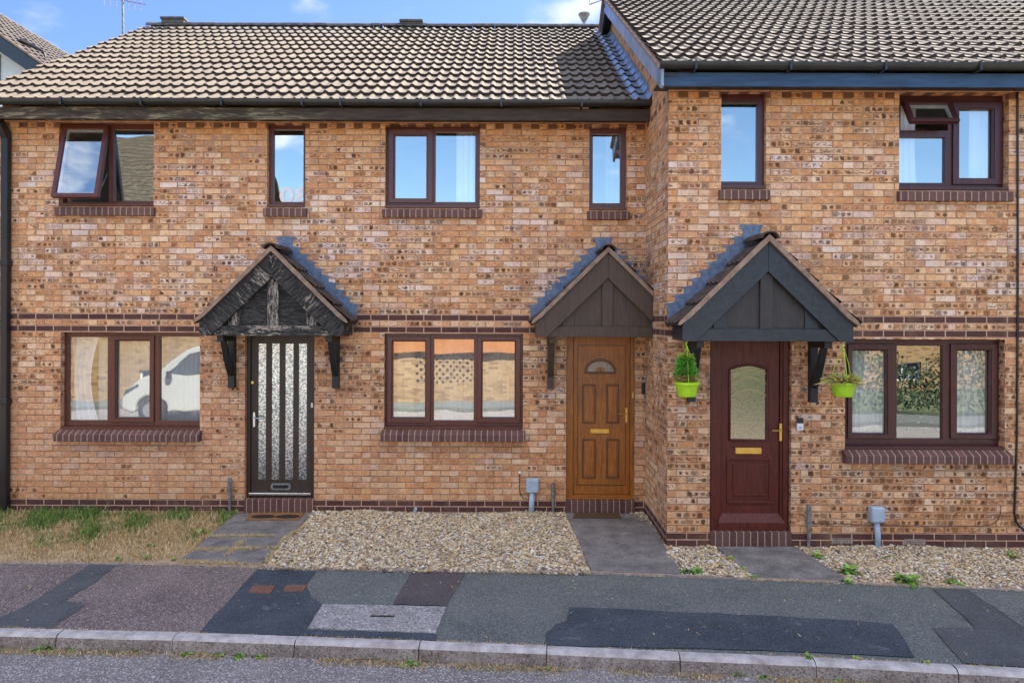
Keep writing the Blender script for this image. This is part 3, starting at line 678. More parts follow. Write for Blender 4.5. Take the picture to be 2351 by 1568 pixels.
# left door
op = dop(DL, YM); step_under(hl, op, YM); y = YM+.09
X0, X1, Z0, Z1 = op; mb = MB()
strips = [rect(592,789,610.4,1101,y), rect(623,789,641.3,1101,y), rect(654,789,673,1101,y), rect(685,789,704,1101,y)]
lx0 = at(577, 900, y)[0]; lx1 = at(716.5, 900, y)[0]
mb.plate(lx0, lx1, .175, Z1-.05, strips, y, y+.045); d1 = mb.build('door', BROWND, hl, .004)
d1['label'] = 'dark brown door with four tall strips of obscured glass'
mb = MB(); mb.plate(X0, X1, .150, Z1, [(lx0-.002, lx1+.002, .172, Z1-.048)], y-.03, y+.07); mb.build('door_frame', BROWND, d1, .004)
for a, b, c, d in strips:
    mb = MB(); mb.box(a-.004, b+.004, y+.014, y+.022, c-.004, d+.004); mb.build('glass_strip', OBS, d1)
mb = MB(); mb.box(lx0-.01, lx1+.005, y-.06, y-.003, .185, .212); mb.build('weather_bar', CHROME, d1, .004)
a = rect(622,1109,668,1124,y); mb = MB(); 
def rrect(x0, x1, z0, z1, r, n=5):
    P = []
    for cx, cz, s0 in ((x1-r, z1-r, 0), (x0+r, z1-r, 90), (x0+r, z0+r, 180), (x1-r, z0+r, 270)):
        for i in range(n+1): t = R(s0+90*i/n); P.append((cx+r*math.cos(t), cz+r*math.sin(t)))
    return P
mb.prism(rrect(a[0], a[1], a[2], a[3], .035), y-.010, y-.001); o = mb.build('letter_plate', GALV, d1, .002)
mb = MB(); mb.prism(rrect(a[0]+.03, a[1]-.03, a[2]+.022, a[3]-.022, .012), y-.014, y-.011); mb.build('letter_flap', BLACK, d1)
x, z = at(584, 962, y); handle(d1, x, z, y, CHROME, 1)
x, z = at(580, 878, y); mb = MB(); mb.tube([(x, y-.012, z), (x, y+.001, z)], .018, 12); mb.build('lock', BRASS, d1)
x, z = at(717, 930, YM+.06); mb = MB(); mb.box(x-.012, x+.012, YM+.042, YM+.059, z-.03, z+.03); mb.build('hinge', WHITEP, d1, .002)
# middle door
op = dop(DM, YM); step_under(hm, op, YM); y = YM+.08; X0, X1, Z0, Z1 = op
lx0 = at(1316, 900, y)[0]; lx1 = at(1446, 900, y)[0]
mb = MB(); mb.box(lx0, lx1, y, y+.045, .20, Z1-.055); d2 = mb.build('door', OAK, hm, .004); d2['label'] = 'golden oak panelled door with a half round fanlight'
mb = MB(); mb.plate(X0, X1, .150, Z1, [(lx0-.003, lx1+.003, .197, Z1-.052)], y-.03, y+.07); mb.box(X0+.002, X1-.002, y-.07, y-.031, .151, .175); mb.build('door_frame', OAK, d2, .006, seg=2)
mb = MB(); i0 = rect(1325,787+5,1437,1114,y); mb.plate(i0[0], i0[1], i0[2], i0[3], [(i0[0]+.012, i0[1]-.012, i0[2]+.012, i0[3]-.012)], y-.0045, y-.0005); mb.build('door_groove', OAKD, d2)
for px in ((1336,882,1368,972),(1391.5,882,1421.4,972),(1336,1007,1368,1098),(1391.5,1007,1421.4,1098)):
    a, b, c, d = rect(*px, y); mb = MB(); mb.plate(a, b, c, d, [(a+.02, b-.02, c+.02, d-.02)], y-.010, y+.001); mb.build('panel_moulding', OAKD, d2, .005, seg=2)
    mb = MB(); mb.box(a+.032, b-.032, y-.008, y+.002, c+.032, d-.032); mb.build('panel', OAK, d2, .006, seg=2)
cx, cz = at(1378, 853, y); rx, rz = .205, .165
def arch(rx, rz, n=18): return [(cx+rx*math.cos(math.pi*i/n), cz+rz*math.sin(math.pi*i/n)) for i in range(n+1)]
mb = MB(); outer = arch(rx, rz); inner = arch(rx-.035, rz-.035)
V = [(p, y-.014, q) for p, q in outer]+[(p, y-.014, q) for p, q in inner]+[(p, y+.001, q) for p, q in outer]+[(p, y+.001, q) for p, q in inner]; n = len(outer)
Fc = []
for i in range(n-1): Fc += [(i, n+i, n+i+1, i+1), (i, i+1, 2*n+i+1, 2*n+i), (n+i, 3*n+i, 3*n+i+1, n+i+1)]
mb.mesh(V, Fc); mb.box(cx-rx, cx+rx, y-.014, y+.001, cz-.03, cz-.001); mb.build('fanlight_frame', OAKD, d2, .003)
mb = MB(); mb.prism(inner, y-.006, y-.002); mb.build('fanlight_glass', obscure('fanlight_obscured', (.22,.21,.18), (.14,.13,.12), .4, 70, .003, .2), d2)
mb = MB(); mb.prism([(cx+.06*math.cos(math.pi*i/8), cz+.06*math.sin(math.pi*i/8)) for i in range(9)], y-.012, y-.0065); mb.build('fanlight_boss', OAK, d2)
a = rect(1355,984,1398.6,994.5,y); mb = MB(); mb.box(a[0], a[1], y-.012, y-.001, a[2], a[3]); mb.build('letter_plate', BRASS, d2, .004)
x, z = at(1438, 952, y); handle(d2, x, z, y-.0, BRASS, -1)
x, z = at(1453, 907, y-.03); mb = MB(); mb.box(x-.012, x+.012, y-.045, y-.031, z-.035, z+.035); mb.build('hinge', BRASS, d2, .002)
# right door
op = dop(DR, YF); step_under(hr, op, YF); y = YF+.085; X0, X1, Z0, Z1 = op
lx0 = at(1657, 900, y)[0]; lx1 = at(1789, 900, y)[0]; gl_ = rect(1674.5,838,1761.3,1010.6,y)
mb = MB(); mb.plate(lx0, lx1, .20, Z1-.07, [gl_], y, y+.045); d3 = mb.build('door', ROSEDOOR, hr, .004); d3['label'] = 'dark red panelled door with arched patterned glass'
mb = MB(); mb.plate(X0, X1, .150, Z1, [(lx0-.004, lx1+.004, .197, Z1-.066)], y-.02, y+.07)
mb.plate(X0+.02, X1-.02, .150, Z1-.02, [(lx0-.03, lx1+.03, .151, Z1-.045)], y-.04, y-.021); mb.build('door_frame', ROSEDOOR, d3, .006, seg=2)
def arched(x0, x1, z0, z1, rise=.06, n=12):
    return [(x0, z0), (x1, z0)]+[(x1+(x0-x1)*i/n, z1-rise+rise*math.sin(math.pi*i/n)) for i in range(n+1)]
mb = MB(); mb.prism(arched(gl_[0]-.002, gl_[1]+.002, gl_[2]-.002, gl_[3]-.002, .05), y+.012, y+.018); mb.build('door_glass', OBS2, d3)
n = 12; mb = MB(); 
P = [(gl_[1]+(gl_[0]-gl_[1])*i/n, gl_[3]-.05+.05*math.sin(math.pi*i/n)) for i in range(n+1)]
for i in range(n): mb.mesh([(P[i][0], y, P[i][1]), (P[i+1][0], y, P[i+1][1]), (P[i+1][0], y, gl_[3]+.001), (P[i][0], y, gl_[3]+.001), (P[i][0], y+.03, P[i][1]), (P[i+1][0], y+.03, P[i+1][1])], [(0,3,2,1), (0,1,5,4)])
mb.build('glass_spandrel', ROSEDOOR, d3)
mb = MB(); pts = [(gl_[0], y-.004, gl_[2]), (gl_[1], y-.004, gl_[2]), (gl_[1], y-.004, gl_[3]-.05)]+[(P[i][0], y-.004, P[i][1]) for i in range(1, n)]+[(gl_[0], y-.004, gl_[3]-.05), (gl_[0], y-.004, gl_[2])]
mb.tube(pts, .014, 6); mb.build('glass_beading', ROSEDOOR, d3, smooth=True)
# leaded curves on the glass
def leads():
    mb = MB(); g0, g1, z0, z1 = gl_; cw = (g0+g1)/2; hw = (g1-g0)/2
    for zc, amp in ((z1-.34, .07), (z1-.21, .075), (z1-.10, .05)):
        mb.tube([(g0+(g1-g0)*i/14, y+.010, zc+amp*math.cos((i/14-.5)*math.pi)*1.0) for i in range(15)], .009, 5)
    mb.build('glass_leading', plain('brass_lead', (.60,.46,.22), (.45,.34,.14), 10, .4), d3)
leads()
a = rect(1688,1027,1747.6,1041.5,y); mb = MB(); mb.box(a[0], a[1], y-.012, y-.001, a[2], a[3]); mb.build('letter_plate', BRASS, d3, .003)
a, b, c, d = rect(1667.5,1050,1771,1155.7,y); mb = MB(); mb.plate(a, b, c, d, [(a+.03, b-.03, c+.03, d-.03)], y-.016, y+.001); mb.build('panel_moulding', ROSEDOOR, d3, .008, seg=3)
a, b, c, d = rect(1682.5,1064,1755,1139,y); mb = MB(); mb.box(a, b, y-.014, y+.001, c, d); mb.build('panel', ROSEDOOR, d3, .010, seg=3)
xc = (lx0+lx1)/2; mb = MB(); V = [(lx0+.0, y-.001, .325), (lx1, y-.001, .325), (lx1+.05, y-.055, .235), (lx0-.05, y-.055, .235), (lx1+.05, y-.055, .155), (lx0-.05, y-.055, .155), (lx0-.05, y, .155), (lx1+.05, y, .155), (lx0, y, .235)]
mb.mesh(V, [(0,3,2,1), (3,5,4,2), (0,6,5,3), (1,2,4,7)]); mb.build('weather_board', ROSEDOOR, d3)
x, z = at(1790, 990, y); handle(d3, x, z, y-.02, BRASS, -1)
# ------------------------------------------------------------------ porches
def porch(house, cx, Yw, mat, pmat, xr=99, brackets=(-1, 1), label=None, proj=.5):
    yf = Yw-proj
    def PR(name, poly, y0, y1, m_, par, bev=.003):
        if m_ is FLAKE: m_ = FLAKE_V if name in ('king_post', 'stud') else FLAKE_P if name == 'porch_canopy' else (FLAKE_L if poly[1][0] < 0 else FLAKE_R) if name == 'bargeboard' else FLAKE
        q = [(cx+a, b) for a, b in poly]; q = clipx(q, xr-.003)
        if len(q) < 3: return None
        mb = MB(); mb.prism(q, y0, y1); return mb.build(name, m_, par, bev)
    root = PR('porch_canopy', [(-.76,2.26),(.76,2.26),(0,3.0)], yf+.075, yf+.095, pmat, house, 0)
    if label: root['label'] = label
    PR('bargeboard', [(0,3.25),(-.87,2.405),(-.87,2.235),(-.73,2.235),(0,2.945)], yf, yf+.035, mat, root)
    PR('bargeboard', [(0.001,3.25),(.87,2.405),(.87,2.235),(.73,2.235),(0.001,2.945)], yf, yf+.035, mat, root)
    PR('tie_beam', [(-.745,2.237),(.745,2.237),(.63,2.362),(-.63,2.362)], yf+.020, yf+.075, mat, root)
    PR('king_post', [(-.065,2.36),(.065,2.36),(.065,2.93),(-.065,2.93)], yf+.042, yf+.075, pmat if pmat is BRNBLK else mat, root)
    for s_ in (-1, 1): PR('stud', [(s_*.40,2.36),(s_*.54,2.36),(s_*.54,2.50),(s_*.40,2.62)][::s_], yf+.055, yf+.075, mat, root)
    PR('porch_ceiling', [(-.80,2.24),(.80,2.24),(.80,2.256),(-.80,2.256)], yf+.10, Yw-.002, mat, root, 0)
    for s_ in (-1, 1):
        PR('side_plate', [(s_*.80,2.24),(s_*.86,2.24),(s_*.86,2.38),(s_*.80,2.44)][::s_], yf+.037, Yw-.002, mat, root)
        # verge mortar strip
        PR('verge_mortar', [(0,3.255),(s_*.80,2.470),(s_*.905,2.395),(s_*.925,2.405),(s_*.90,2.445),(s_*.80,2.535),(0,3.325)][::s_], yf-.04, yf-.002, VERGE, root, .004)
        # tiles
        L_ = math.hypot(.91, .87); upv = Vector((-s_*.91, 0, .87)).normalized(); nv = Vector((s_*.87, 0, .91)).normalized()
        tip = Vector((cx+s_*.90, 0, 2.405))-nv*.012; tip.y = 0; Lu = L_-.03
        if tip.x > xr-.01:
            k = (tip.x-(xr-.02))/.91*L_; tip = tip+upv*k; Lu -= k
        mb = MB()
        if s_ > 0: tile_field(mb, (tip.x, yf-.012, tip.z), (0,1,0), upv, nv, proj+.012, Lu, .33, .15, .0125, .03, 5)
        else: tile_field(mb, (tip.x, Yw-.001, tip.z), (0,-1,0), upv, nv, proj+.011, Lu, .33, .15, .0125, .08, 6)
        # solid under the tiles
        a = tip+nv*.0; b = tip+upv*Lu; yg = yf-.008
        mb.mesh([(a.x,yg,a.z),(a.x,Yw,a.z),(b.x,Yw,b.z),(b.x,yg,b.z),(a.x+nv.x*.03,yg,a.z+nv.z*.03),(a.x+nv.x*.03,Yw,a.z+nv.z*.03),(b.x+nv.x*.03,Yw,b.z+nv.z*.03),(b.x+nv.x*.03,yg,b.z+nv.z*.03)], [(0,1,2,3),(4,7,6,5),(0,3,7,4),(0,4,5,1)])
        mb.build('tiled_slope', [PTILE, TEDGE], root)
        # stepped lead flashing on the wall
        poly = []; n = 10; 
        lower = [(0,3.20),(s_*.99,2.28)]
        up_pts = []
        for i in range(n+1):
            t = i/n; xx = s_*.92*t; zz = 3.36-(3.36-2.46)*t
            up_pts.append((xx+s_*.15, zz+.070)); 
            if i < n:
                t2 = (i+1)/n; up_pts.append((s_*.92*t2-s_*.0, zz+.075-.012))
        for i in range(0, len(up_pts)-2, 2):
            a, b, c = up_pts[i], up_pts[i+1], up_pts[i+2]
            ti = i/2/n; base0 = (s_*.91*ti, 3.24-.88*ti); base1 = (s_*.91*(ti+1/n), 3.24-.88*(ti+1/n))
            q = [base0, (base0[0], a[1]+.03), a, b, base1] if i else [base0, (base0[0], a[1]+.06), (a[0]-s_*.02, a[1]+.06), b, base1]
            q = [(cx+p[0], p[1]) for p in q]; q = clipx(q, xr-.004)
            if len(q) >= 3: poly.append(q)
        mb = MB()
        for j, q in enumerate(poly): mb.prism(q, Yw-.006-.001*(j % 2)-.0005*(s_ > 0), Yw-.0012)
        mb.build('lead_flashing', LEAD, root)
    mb = MB(); ridge_tiles(mb, (cx, yf-.06, 3.285), (cx, Yw, 3.285), .095, .3); mb.build('ridge_tile', PTILE, root)
    for s_ in brackets:
        bx = cx+s_*.68-.02*s_; w_ = .04; mb = MB()
        mb.box(bx-w_, bx+w_, Yw-.075, Yw-.002, 1.565, 2.235); mb.box(bx-w_+.002, bx+w_-.002, yf+.10, Yw-.076, 2.165, 2.236)
        c = [(Yw-.07, 1.80), (Yw-.07, 1.92), (yf+.13, 2.17), (yf+.26, 2.17) ]
        P = []; n = 8
        for i in range(n+1):
            t = i/n; P.append((Yw-.076-(proj-.26)*t, 1.72+.44*(t**1.35)))
        V = []
        poly_ = [p for p in P]+[(p[0]+.075, p[1]+.035) for p in P[::-1] if True]
        for i in range(n):
            a, b = P[i], P[i+1]; q = [(a[0], a[1]), (b[0], b[1]), (b[0]+.0, b[1]+.10), (a[0]+.0, a[1]+.10)]
            q = [(yy, min(zz, 2.166)) for yy, zz in q]; mb.prism_x(q, bx-w_+.006, bx+w_-.006)
        mb.build('bracket', BRACK if mat is not BRNPAINT else BRNPAINT, root, 0)
    return root
PTILE = plain('brown_porch_tile', (.085,.058,.046), (.040,.028,.024), 12, .85, .3, .5, 50)
xf = lambda u, Yw: at(u, 650, Yw-.5)[0]
porch(hl, xf(623.5, YM), YM, FLAKE, FLAKE, label='black porch canopy with peeling paint and bleached timber')
porch(hm, xf(1396, YM), YM, BRNPAINT, BRNPAINT, xr=XR, brackets=(-1,), label='dark brown porch canopy tucked into the corner')
pr = porch(hr, xf(1764, YF), YF, BLKPAINT, BRNBLK, label='blue black porch canopy')
# ------------------------------------------------------------------ fourth house: the same windows and door again
for o in [c for c in hr.children if c.name.split('.')[0] in ('window', 'door', 'porch_canopy', 'door_step')]:
    c = o.copy(); COL.objects.link(c); c.parent = hn; c.matrix_parent_inverse = Matrix.Translation(-Vector(hn.location)); c.location = Vector(o.location)+Vector((dx4, 0, 0))
    if 'label' in c: del c['label']
    for k_ in o.children:
        if k_.name.split('.')[0] == 'bird_sticker': continue
        d = k_.copy(); COL.objects.link(d); d.parent = c
# ------------------------------------------------------------------ pipes, cables, meters on the walls
def part_tube(name, pts, r, mat, par, n=8):
    mb = MB(); mb.tube(pts, r, n); return mb.build(name, mat, par, smooth=False)
x = at(13, 600, YM-.06)[0]
mb = MB(); mb.box(x-.042, x+.042, YM-.10, YM-.02, .02, 4.78)
mb.prism_x([(YM-.10,4.70),(YM-.02,4.70),(YM-.02,4.80),(YM-.29,5.06),(YM-.37,5.06)], x-.040-.0, x+.040)
for zz in (3.1, 1.35): mb.box(x-.05, x+.05, YM-.106, YM-.003, zz, zz+.07)
mb.build('downpipe', BLACK, hl, .006)
def conduit(h, u, v0, v1, Y):
    x, z1 = at(u, v0, Y-.03); _, z0 = at(u, v1, Y-.03); mb = MB()
    mb.tube([(x, Y-.035, -.03), (x, Y-.035, z0+(z1-z0)*.55)], .018, 8); mb.tube([(x, Y-.035, z0+(z1-z0)*.5), (x, Y-.035, z0+(z1-z0)*.55+.03)], .027, 8)
    mb.tube([(x, Y-.035, z0+(z1-z0)*.55), (x, Y-.035, z1)], .023, 8); mb.build('vent_pipe', GALV, h)
conduit(hl, 528, 1096, 1171, YM); conduit(hm, 1270, 1109, 1171, YM); conduit(hr, 1856.5, 1159, 1256, YF)
def meter(h, px, stem, Y):
    a, b, c, d = rect(*px, Y-.06); mb = MB(); mb.box(a, b, Y-.10, Y-.003, c, d); o = mb.build('meter_box', GREYP, h, .016, seg=3)
    e, f, g_, i = rect(*stem, Y-.05); mb = MB(); mb.tube([((e+f)/2, Y-.05, -.04), ((e+f)/2, Y-.05, g_+.08), ((a+b)/2, Y-.05, c+.02)], (f-e)/2, 10); mb.build('meter_duct', GREYP, o, smooth=True)
meter(hm, (1208,1098,1237,1130), (1214,1129,1227,1169), YM); meter(hr, (1998,1163,2029,1198), (2009,1198,2021.5,1244), YF)
def P3(u, v, Y): x, z = at(u, v, Y); return (x, Y, z)
part_tube('cable', [P3(u, v, YM-.012) for u, v in ((1193,1085),(1193,1125),(1195,1136),(1202,1144),(1211,1145))], .005, BLACK, hm, 6)
mb = MB(); x, z = at(1193, 1085, YM-.02); mb.box(x-.014, x+.014, YM-.03, YM-.002, z-.014, z+.014); mb.build('cable_clip', WHITEP, hm, .004)
part_tube('cable', [P3(u, v, YF-.010) for u, v in ((1866,1201),(1960,1204),(2060,1206),(2160,1207),(2260,1207),(2278,1203),(2290,1195),(2297,1180),(2298,1161))], .0032, BLACK, hr, 6)
part_tube('cable', [P3(u, v, YF-.014) for u, v in ((2336,212),(2337,500),(2336,800),(2335,1000),(2330,1150),(2329,1178),(2333,1196),(2341,1208),(2352,1215),(2400,1216))], .011, BLACK, hr, 8)
AIRB = plain('air_brick', (.42,.32,.27), (.30,.22,.18), 20)
for px in ((1909,1235,1957,1247.5),(2076,1237,2124,1250)):
    a, b, c, d = rect(*px, YF); mb = MB(); nh = 12; holes = []
    for r_ in range(3):
        for i in range(nh): xx = a+.012+(b-a-.024)*(i+.5)/nh; zz = c+(d-c)*(r_+.5)/3; holes.append((xx-.006, xx+.006, zz-.006, zz+.006))
    mb.plate(a, b, c, d, holes, YF-.006, YF-.001); o = mb.build('air_brick', AIRB, hr)
    mb = MB(); mb.box(a+.005, b-.005, YF-.0009, YF+.02, c+.003, d-.003)
a, b, c, d = rect(1473,879,1484,905,YM-.02); mb = MB(); mb.box(a, b, YM-.03, YM-.002, c, d); mb.build('doorbell', BLACK, hm, .008, seg=2)
a, b, c, d = rect(1830,959.6,1844,988,YF-.02); mb = MB(); mb.box(a, b, YF-.028, YF-.002, c, (c+d)/2+.01); o = mb.build('doorbell', WHITEP, hr, .004)
mb = MB(); mb.box(a-.001, b+.001, YF-.030, YF-.002, (c+d)/2+.011, d); mb.build('doorbell_camera', BLACK, o, .004)
mb = MB(); mb.tube([((a+b)/2, YF-.028, c+.03), ((a+b)/2, YF-.034, c+.03)], .014, 10); mb.build('doorbell_button', GREYP, o)
x, z = at(957, 1171, YM-.04); part_tube('overflow_pipe', [(x-.02, YM, z+.01), (x-.02, YM-.08, z)], .022, GREYP, hm, 10)
# ridge vents, flue, aerials
yr = YM-OV+RUN; zr = ZE+TAN*RUN
for h_, u0, u1, v0 in ((hl, 377, 428, 44), (hm, 921, 971, 50)):
    a = at(u0, 60, yr)[0]; b = at(u1, 60, yr)[0]; mb = MB(); mb.box(a, b, yr-.12, yr+.12, zr, at(u0, v0+6, yr)[1]); mb.box(a-.015, b+.015, yr-.14, yr+.14, at(u0, v0+7, yr)[1], at(u0, v0+1, yr)[1])
    mb.build('ridge_vent', plain('vent_tile', (.10,.085,.06), (.05,.045,.035), 12), h_, .01)
x, z = at(1341, 45, yr+.3); mb = MB(); mb.lathe([(.03,-.35),(.03,.05),(.03,.05),(.05,.07),(.10,.17),(.11,.18),(.11,.20),(.02,.20)], (x, yr+.3, z-.1), 14); mb.build('flue_cowl', GALV, hm)
x, z = at(280, 62, yr+.6); mb = MB(); mb.tube([(x+.03, yr+.6, z-.6), (x, yr+.6, z+1.3)], .022, 8); mb.tube([(x-.35, yr+.5, z+.55), (x+.4, yr+.75, z+.5)], .010, 6)
for i in range(7): mb.tube([(x-.3+.1*i, yr+.51+.035*i, z+.36-.0*i), (x-.3+.1*i, yr+.51+.035*i, z+.72)], .006, 5)
mb.tube([(x+.03, yr+.6, z+.6), (x+.2, yr+.6, z+.42), (x+.24, yr+.6, z+.6)], .006, 5)
mb.build('tv_aerial', GALV, hl)
x, z = at(1352, 4, YF-OV+RUN); ya = YF-OV+RUN-.1
mb = MB(); mb.tube([(XR-.1, ya, z-.35), (XR-.2, ya, z-.02), (XR-.42, ya, z-.10), (x, ya, z+.0), (x-.3, ya, z+.12)], .009, 6)
for i in range(4): mb.tube([(x-.05*i, ya-.12, z+.02*i), (x-.05*i-.02, ya+.1, z+.06+.02*i)], .006, 5)
mb.build('tv_aerial', BLACK, hr)
# ------------------------------------------------------------------ ground
def poly_px(pts, z=0): return [gr(u, v, z) for u, v in pts]
def rough_edge(poly, step=.05, amp=.007):
    rg = random.Random(len(poly)*7+int(abs(poly[0][0])*100)); out = []
    for (x0, y0), (x1, y1) in zip(poly, poly[1:]+poly[:1]):
        L_ = math.hypot(x1-x0, y1-y0); n = max(1, int(L_/step)); nx_, ny_ = -(y1-y0)/max(L_, 1e-6), (x1-x0)/max(L_, 1e-6); lo = 0
        for i in range(n):
            t = i/n; lo = lo*.7+rg.uniform(-amp, amp); out.append((x0+(x1-x0)*t+nx_*lo, y0+(y1-y0)*t+ny_*lo))
    return out
def sheet(name, poly, z, mat, label=None, thick=None, kind='structure', uvcut=0):
    if name == 'pavement_patch': poly = rough_edge(poly)
    me = bpy.data.meshes.new(name); bm = bmesh.new(); vs = [bm.verts.new((x, y, z)) for x, y in poly]; f = bm.faces.new(vs)
    bm.normal_update()
    if f.normal.z < 0: f.normal_flip()
    if thick:
        r_ = bmesh.ops.extrude_face_region(bm, geom=[f]); bmesh.ops.translate(bm, vec=(0, 0, -thick), verts=[e for e in r_['geom'] if isinstance(e, bmesh.types.BMVert)]); bmesh.ops.recalc_face_normals(bm, faces=bm.faces)
    bmesh.ops.triangulate(bm, faces=[q for q in bm.faces if len(q.verts) > 4])
    bm.to_mesh(me); bm.free(); me.materials.append(mat); o = bpy.data.objects.new(name, me); COL.objects.link(o); 
    if kind: o['kind'] = kind
    return o
SOIL = plain('dry_soil', (.52,.38,.23), (.34,.24,.13), 5, .95, .1, .8, 60)
ROADM = tarmac('road_tarmac', (.185,.163,.150), (.265,.235,.212), (.60,.55,.50), 110, .8, 1.2)
PAVR = tarmac('grey_tarmac', (.108,.116,.106), (.158,.164,.148), (.38,.39,.36), 150, .5, 1.6)
PAVL = tarmac('pinkish_tarmac', (.135,.100,.090), (.205,.155,.138), (.50,.43,.38), 125, .7, 1.3)
PAVD = tarmac('dark_tarmac', (.040,.050,.060), (.078,.090,.100), (.26,.28,.30), 200, .3, 2.2, .38)
PAVM = tarmac('mid_tarmac', (.080,.084,.085), (.112,.115,.115), (.26,.26,.26), 200, .35, 2.5)
PAVB = tarmac('brown_tarmac', (.085,.072,.073), (.118,.098,.098), (.26,.23,.22), 190, .4, 2.5)
KERB = plain('kerb_concrete', (.56,.52,.49), (.24,.21,.19), 9, .9, .2, .7, 70, lo=.25, hi=.7)
KERBF = tarmac('grimy_kerb_face', (.17,.135,.115), (.34,.30,.27), (.44,.40,.37), 80, .4, 7)
SLABC = tarmac('cover_concrete', (.22,.205,.19), (.36,.34,.32), (.60,.57,.54), 75, .6, 9)
sheet('ground', [(-400,-400),(400,-400),(400,400),(-400,400)], -.30, plain('far_grass', (.10,.12,.05), (.07,.09,.035), .4, .95))
EDGE = [(-900,1266),(-300,1283),(0,1293),(404,1297),(590,1304),(880,1310),(1358,1316),(1734,1330),(1954,1339),(2351,1357),(2700,1374),(3600,1418)]
KB = [(-900,1422),(-300,1436),(0,1441),(410,1451),(784,1464),(1180,1478),(1567,1495),(1960,1512),(2351,1535),(2700,1553),(3600,1602)]
KF = [(-900,1431),(-300,1446),(0,1452.5),(410,1463),(784,1477),(1180,1491),(1567,1509),(1960,1527),(2351,1550),(2700,1570),(3600,1622)]
edge = poly_px(EDGE); kb = poly_px(KB); kf = poly_px(KF)
# road
road = [(kf[0][0]-20, kf[0][1]+.0)]+[(x, y+.05) for x, y in kf]+[(kf[-1][0]+20, kf[-1][1]-.9)]
sheet('road', road+[(kf[-1][0]+20, -1.2), (kf[0][0]-20, -1.2)], -.115, ROADM)
sheet('far_pavement', [(-30,-1.2),(30,-1.2),(30,-2.6),(-30,-2.6)], -.02, PAVR, thick=.2)
# pavement
sheet('pavement', edge+kb[::-1], -.006, PAVR)
sheet('pavement_pinkish_part', poly_px([(-900,1266.5),(-300,1283.5),(0,1293.5),(404,1297.5),(591,1304.5),(457,1452),(0,1441),(-300,1436),(-900,1421)]), -.002, PAVL)
sheet('pavement_patch', poly_px([(207,1296),(269,1297),(205,1345),(148,1379),(197,1387),(118,1443),(0,1440),(-60,1437),(-60,1420),(0,1416),(60,1390)]), .002, PAVM)
sheet('pavement_patch', poly_px([(592,1306),(728,1312),(712,1330),(700,1345),(715,1370),(740,1386),(706,1440),(697,1459),(457,1451.5)]), .002, PAVD)
sheet('pavement_patch', poly_px([(943.5,1313),(1066.5,1315),(1047,1352),(1026,1391),(900,1386),(922,1350)]), .002, PAVB)
sheet('pavement_patch', poly_px([(700,1445),(1000,1455),(1002,1470),(697,1459)]), .0035, PAVD)
sheet('pavement_patch', poly_px([(1307,1393),(1450,1399),(1700,1410),(1900,1420),(2049,1432),(2075,1465),(2100,1508),(1850,1497),(1560,1488),(1400,1484),(1247,1481),(1252,1455),(1275,1432),(1298,1425)]), .002, PAVD)
sheet('pavement_patch', poly_px([(2143,1350),(2240,1442),(2140,1440),(2212,1522),(2500,1540),(2500,1365)]), .002, PAVM)
sheet('pavement_patch', poly_px([(2222,1354),(2500,1366),(2500,1540)]), .004, PAVR)
# kerb of separate stones, one structure
def interp(pts, u):
    for (u0, v0), (u1, v1) in zip(pts, pts[1:]):
        if u0 <= u <= u1: return v0+(v1-v0)*(u-u0)/(u1-u0)
    return pts[-1][1]
def kerb():
    us = [-900,-640,-380,-120,148,411,686,967,1256,1557,1864,2185,2520,2860,3210,3590]; mb = MB()
    for a, b in zip(us, us[1:]):
        A = Vector(gr(a, interp(KB, a))+(0,)); B = Vector(gr(b, interp(KB, b))+(0,)); d = (B-A).normalized(); A = A+d*.004; B = B-d*.004; nrm = Vector((d.y, -d.x, 0))
        if nrm.y > 0: nrm = -nrm
        dz = random.uniform(-.004, .004); prof = [(0, -.25), (0, .004+dz), (.055, .004+dz), (.075, -.002+dz), (.092, -.020+dz), (.105, -.14), (.105, -.25)]
        n = 10; V = []; Fc = []; FM = []
        for i in range(n+1):
            p = A.lerp(B, i/n)
            for o_, z in prof:
                j = random.uniform(-.0025, .0025) if z > -.2 else 0
                q = p+nrm*(o_+j); V.append((q.x, q.y, z+j))
        k = len(prof)
        for i in range(n):
            for j in range(k-1): FM.append(1 if j >= 4 else 0); Fc.append((i*k+j, (i+1)*k+j, (i+1)*k+j+1, i*k+j+1))
        Fc += [tuple(range(k)), tuple(range(len(V)-1, len(V)-k-1, -1))]
        FM += [1, 1]; mb.mesh(V, Fc); mb.m[-len(Fc):] = FM
    o = mb.build('kerb', [KERB, KERBF]); o['kind'] = 'structure'
    bm = bmesh.new(); bm.from_mesh(o.data); bmesh.ops.recalc_face_normals(bm, faces=bm.faces); bm.to_mesh(o.data); bm.free()
kerb()
# edging at the back of the pavement
def edging():
    mb = MB()
    for (a, b) in zip(edge, edge[1:]):
        A = Vector(a+(0,)); B = Vector(b+(0,)); n = 8; d = (B-A).normalized(); nr = Vector((-d.y, d.x, 0))
        for i in range(n):
            p = A.lerp(B, i/n); q = A.lerp(B, (i+1)/n); h_ = .006+random.uniform(-.003, .003); w_ = .045+random.uniform(-.008, .008)
            mb.slab([(p.x, p.y), (q.x, q.y), (q.x+nr.x*w_, q.y+nr.y*w_), (p.x+nr.x*w_, p.y+nr.y*w_)], -.1, h_)
    o = mb.build('pavement_edging', plain('edging_concrete', (.38,.31,.27), (.22,.17,.14), 12, .95, .2, .8, 60)); o['kind'] = 'structure'
edging()
# garden soil strip between pavement and houses
sheet('front_garden_soil', [(x, y+.02) for x, y in edge]+[(12, YM+.1), (-12, YM+.1)], -.035, SOIL)
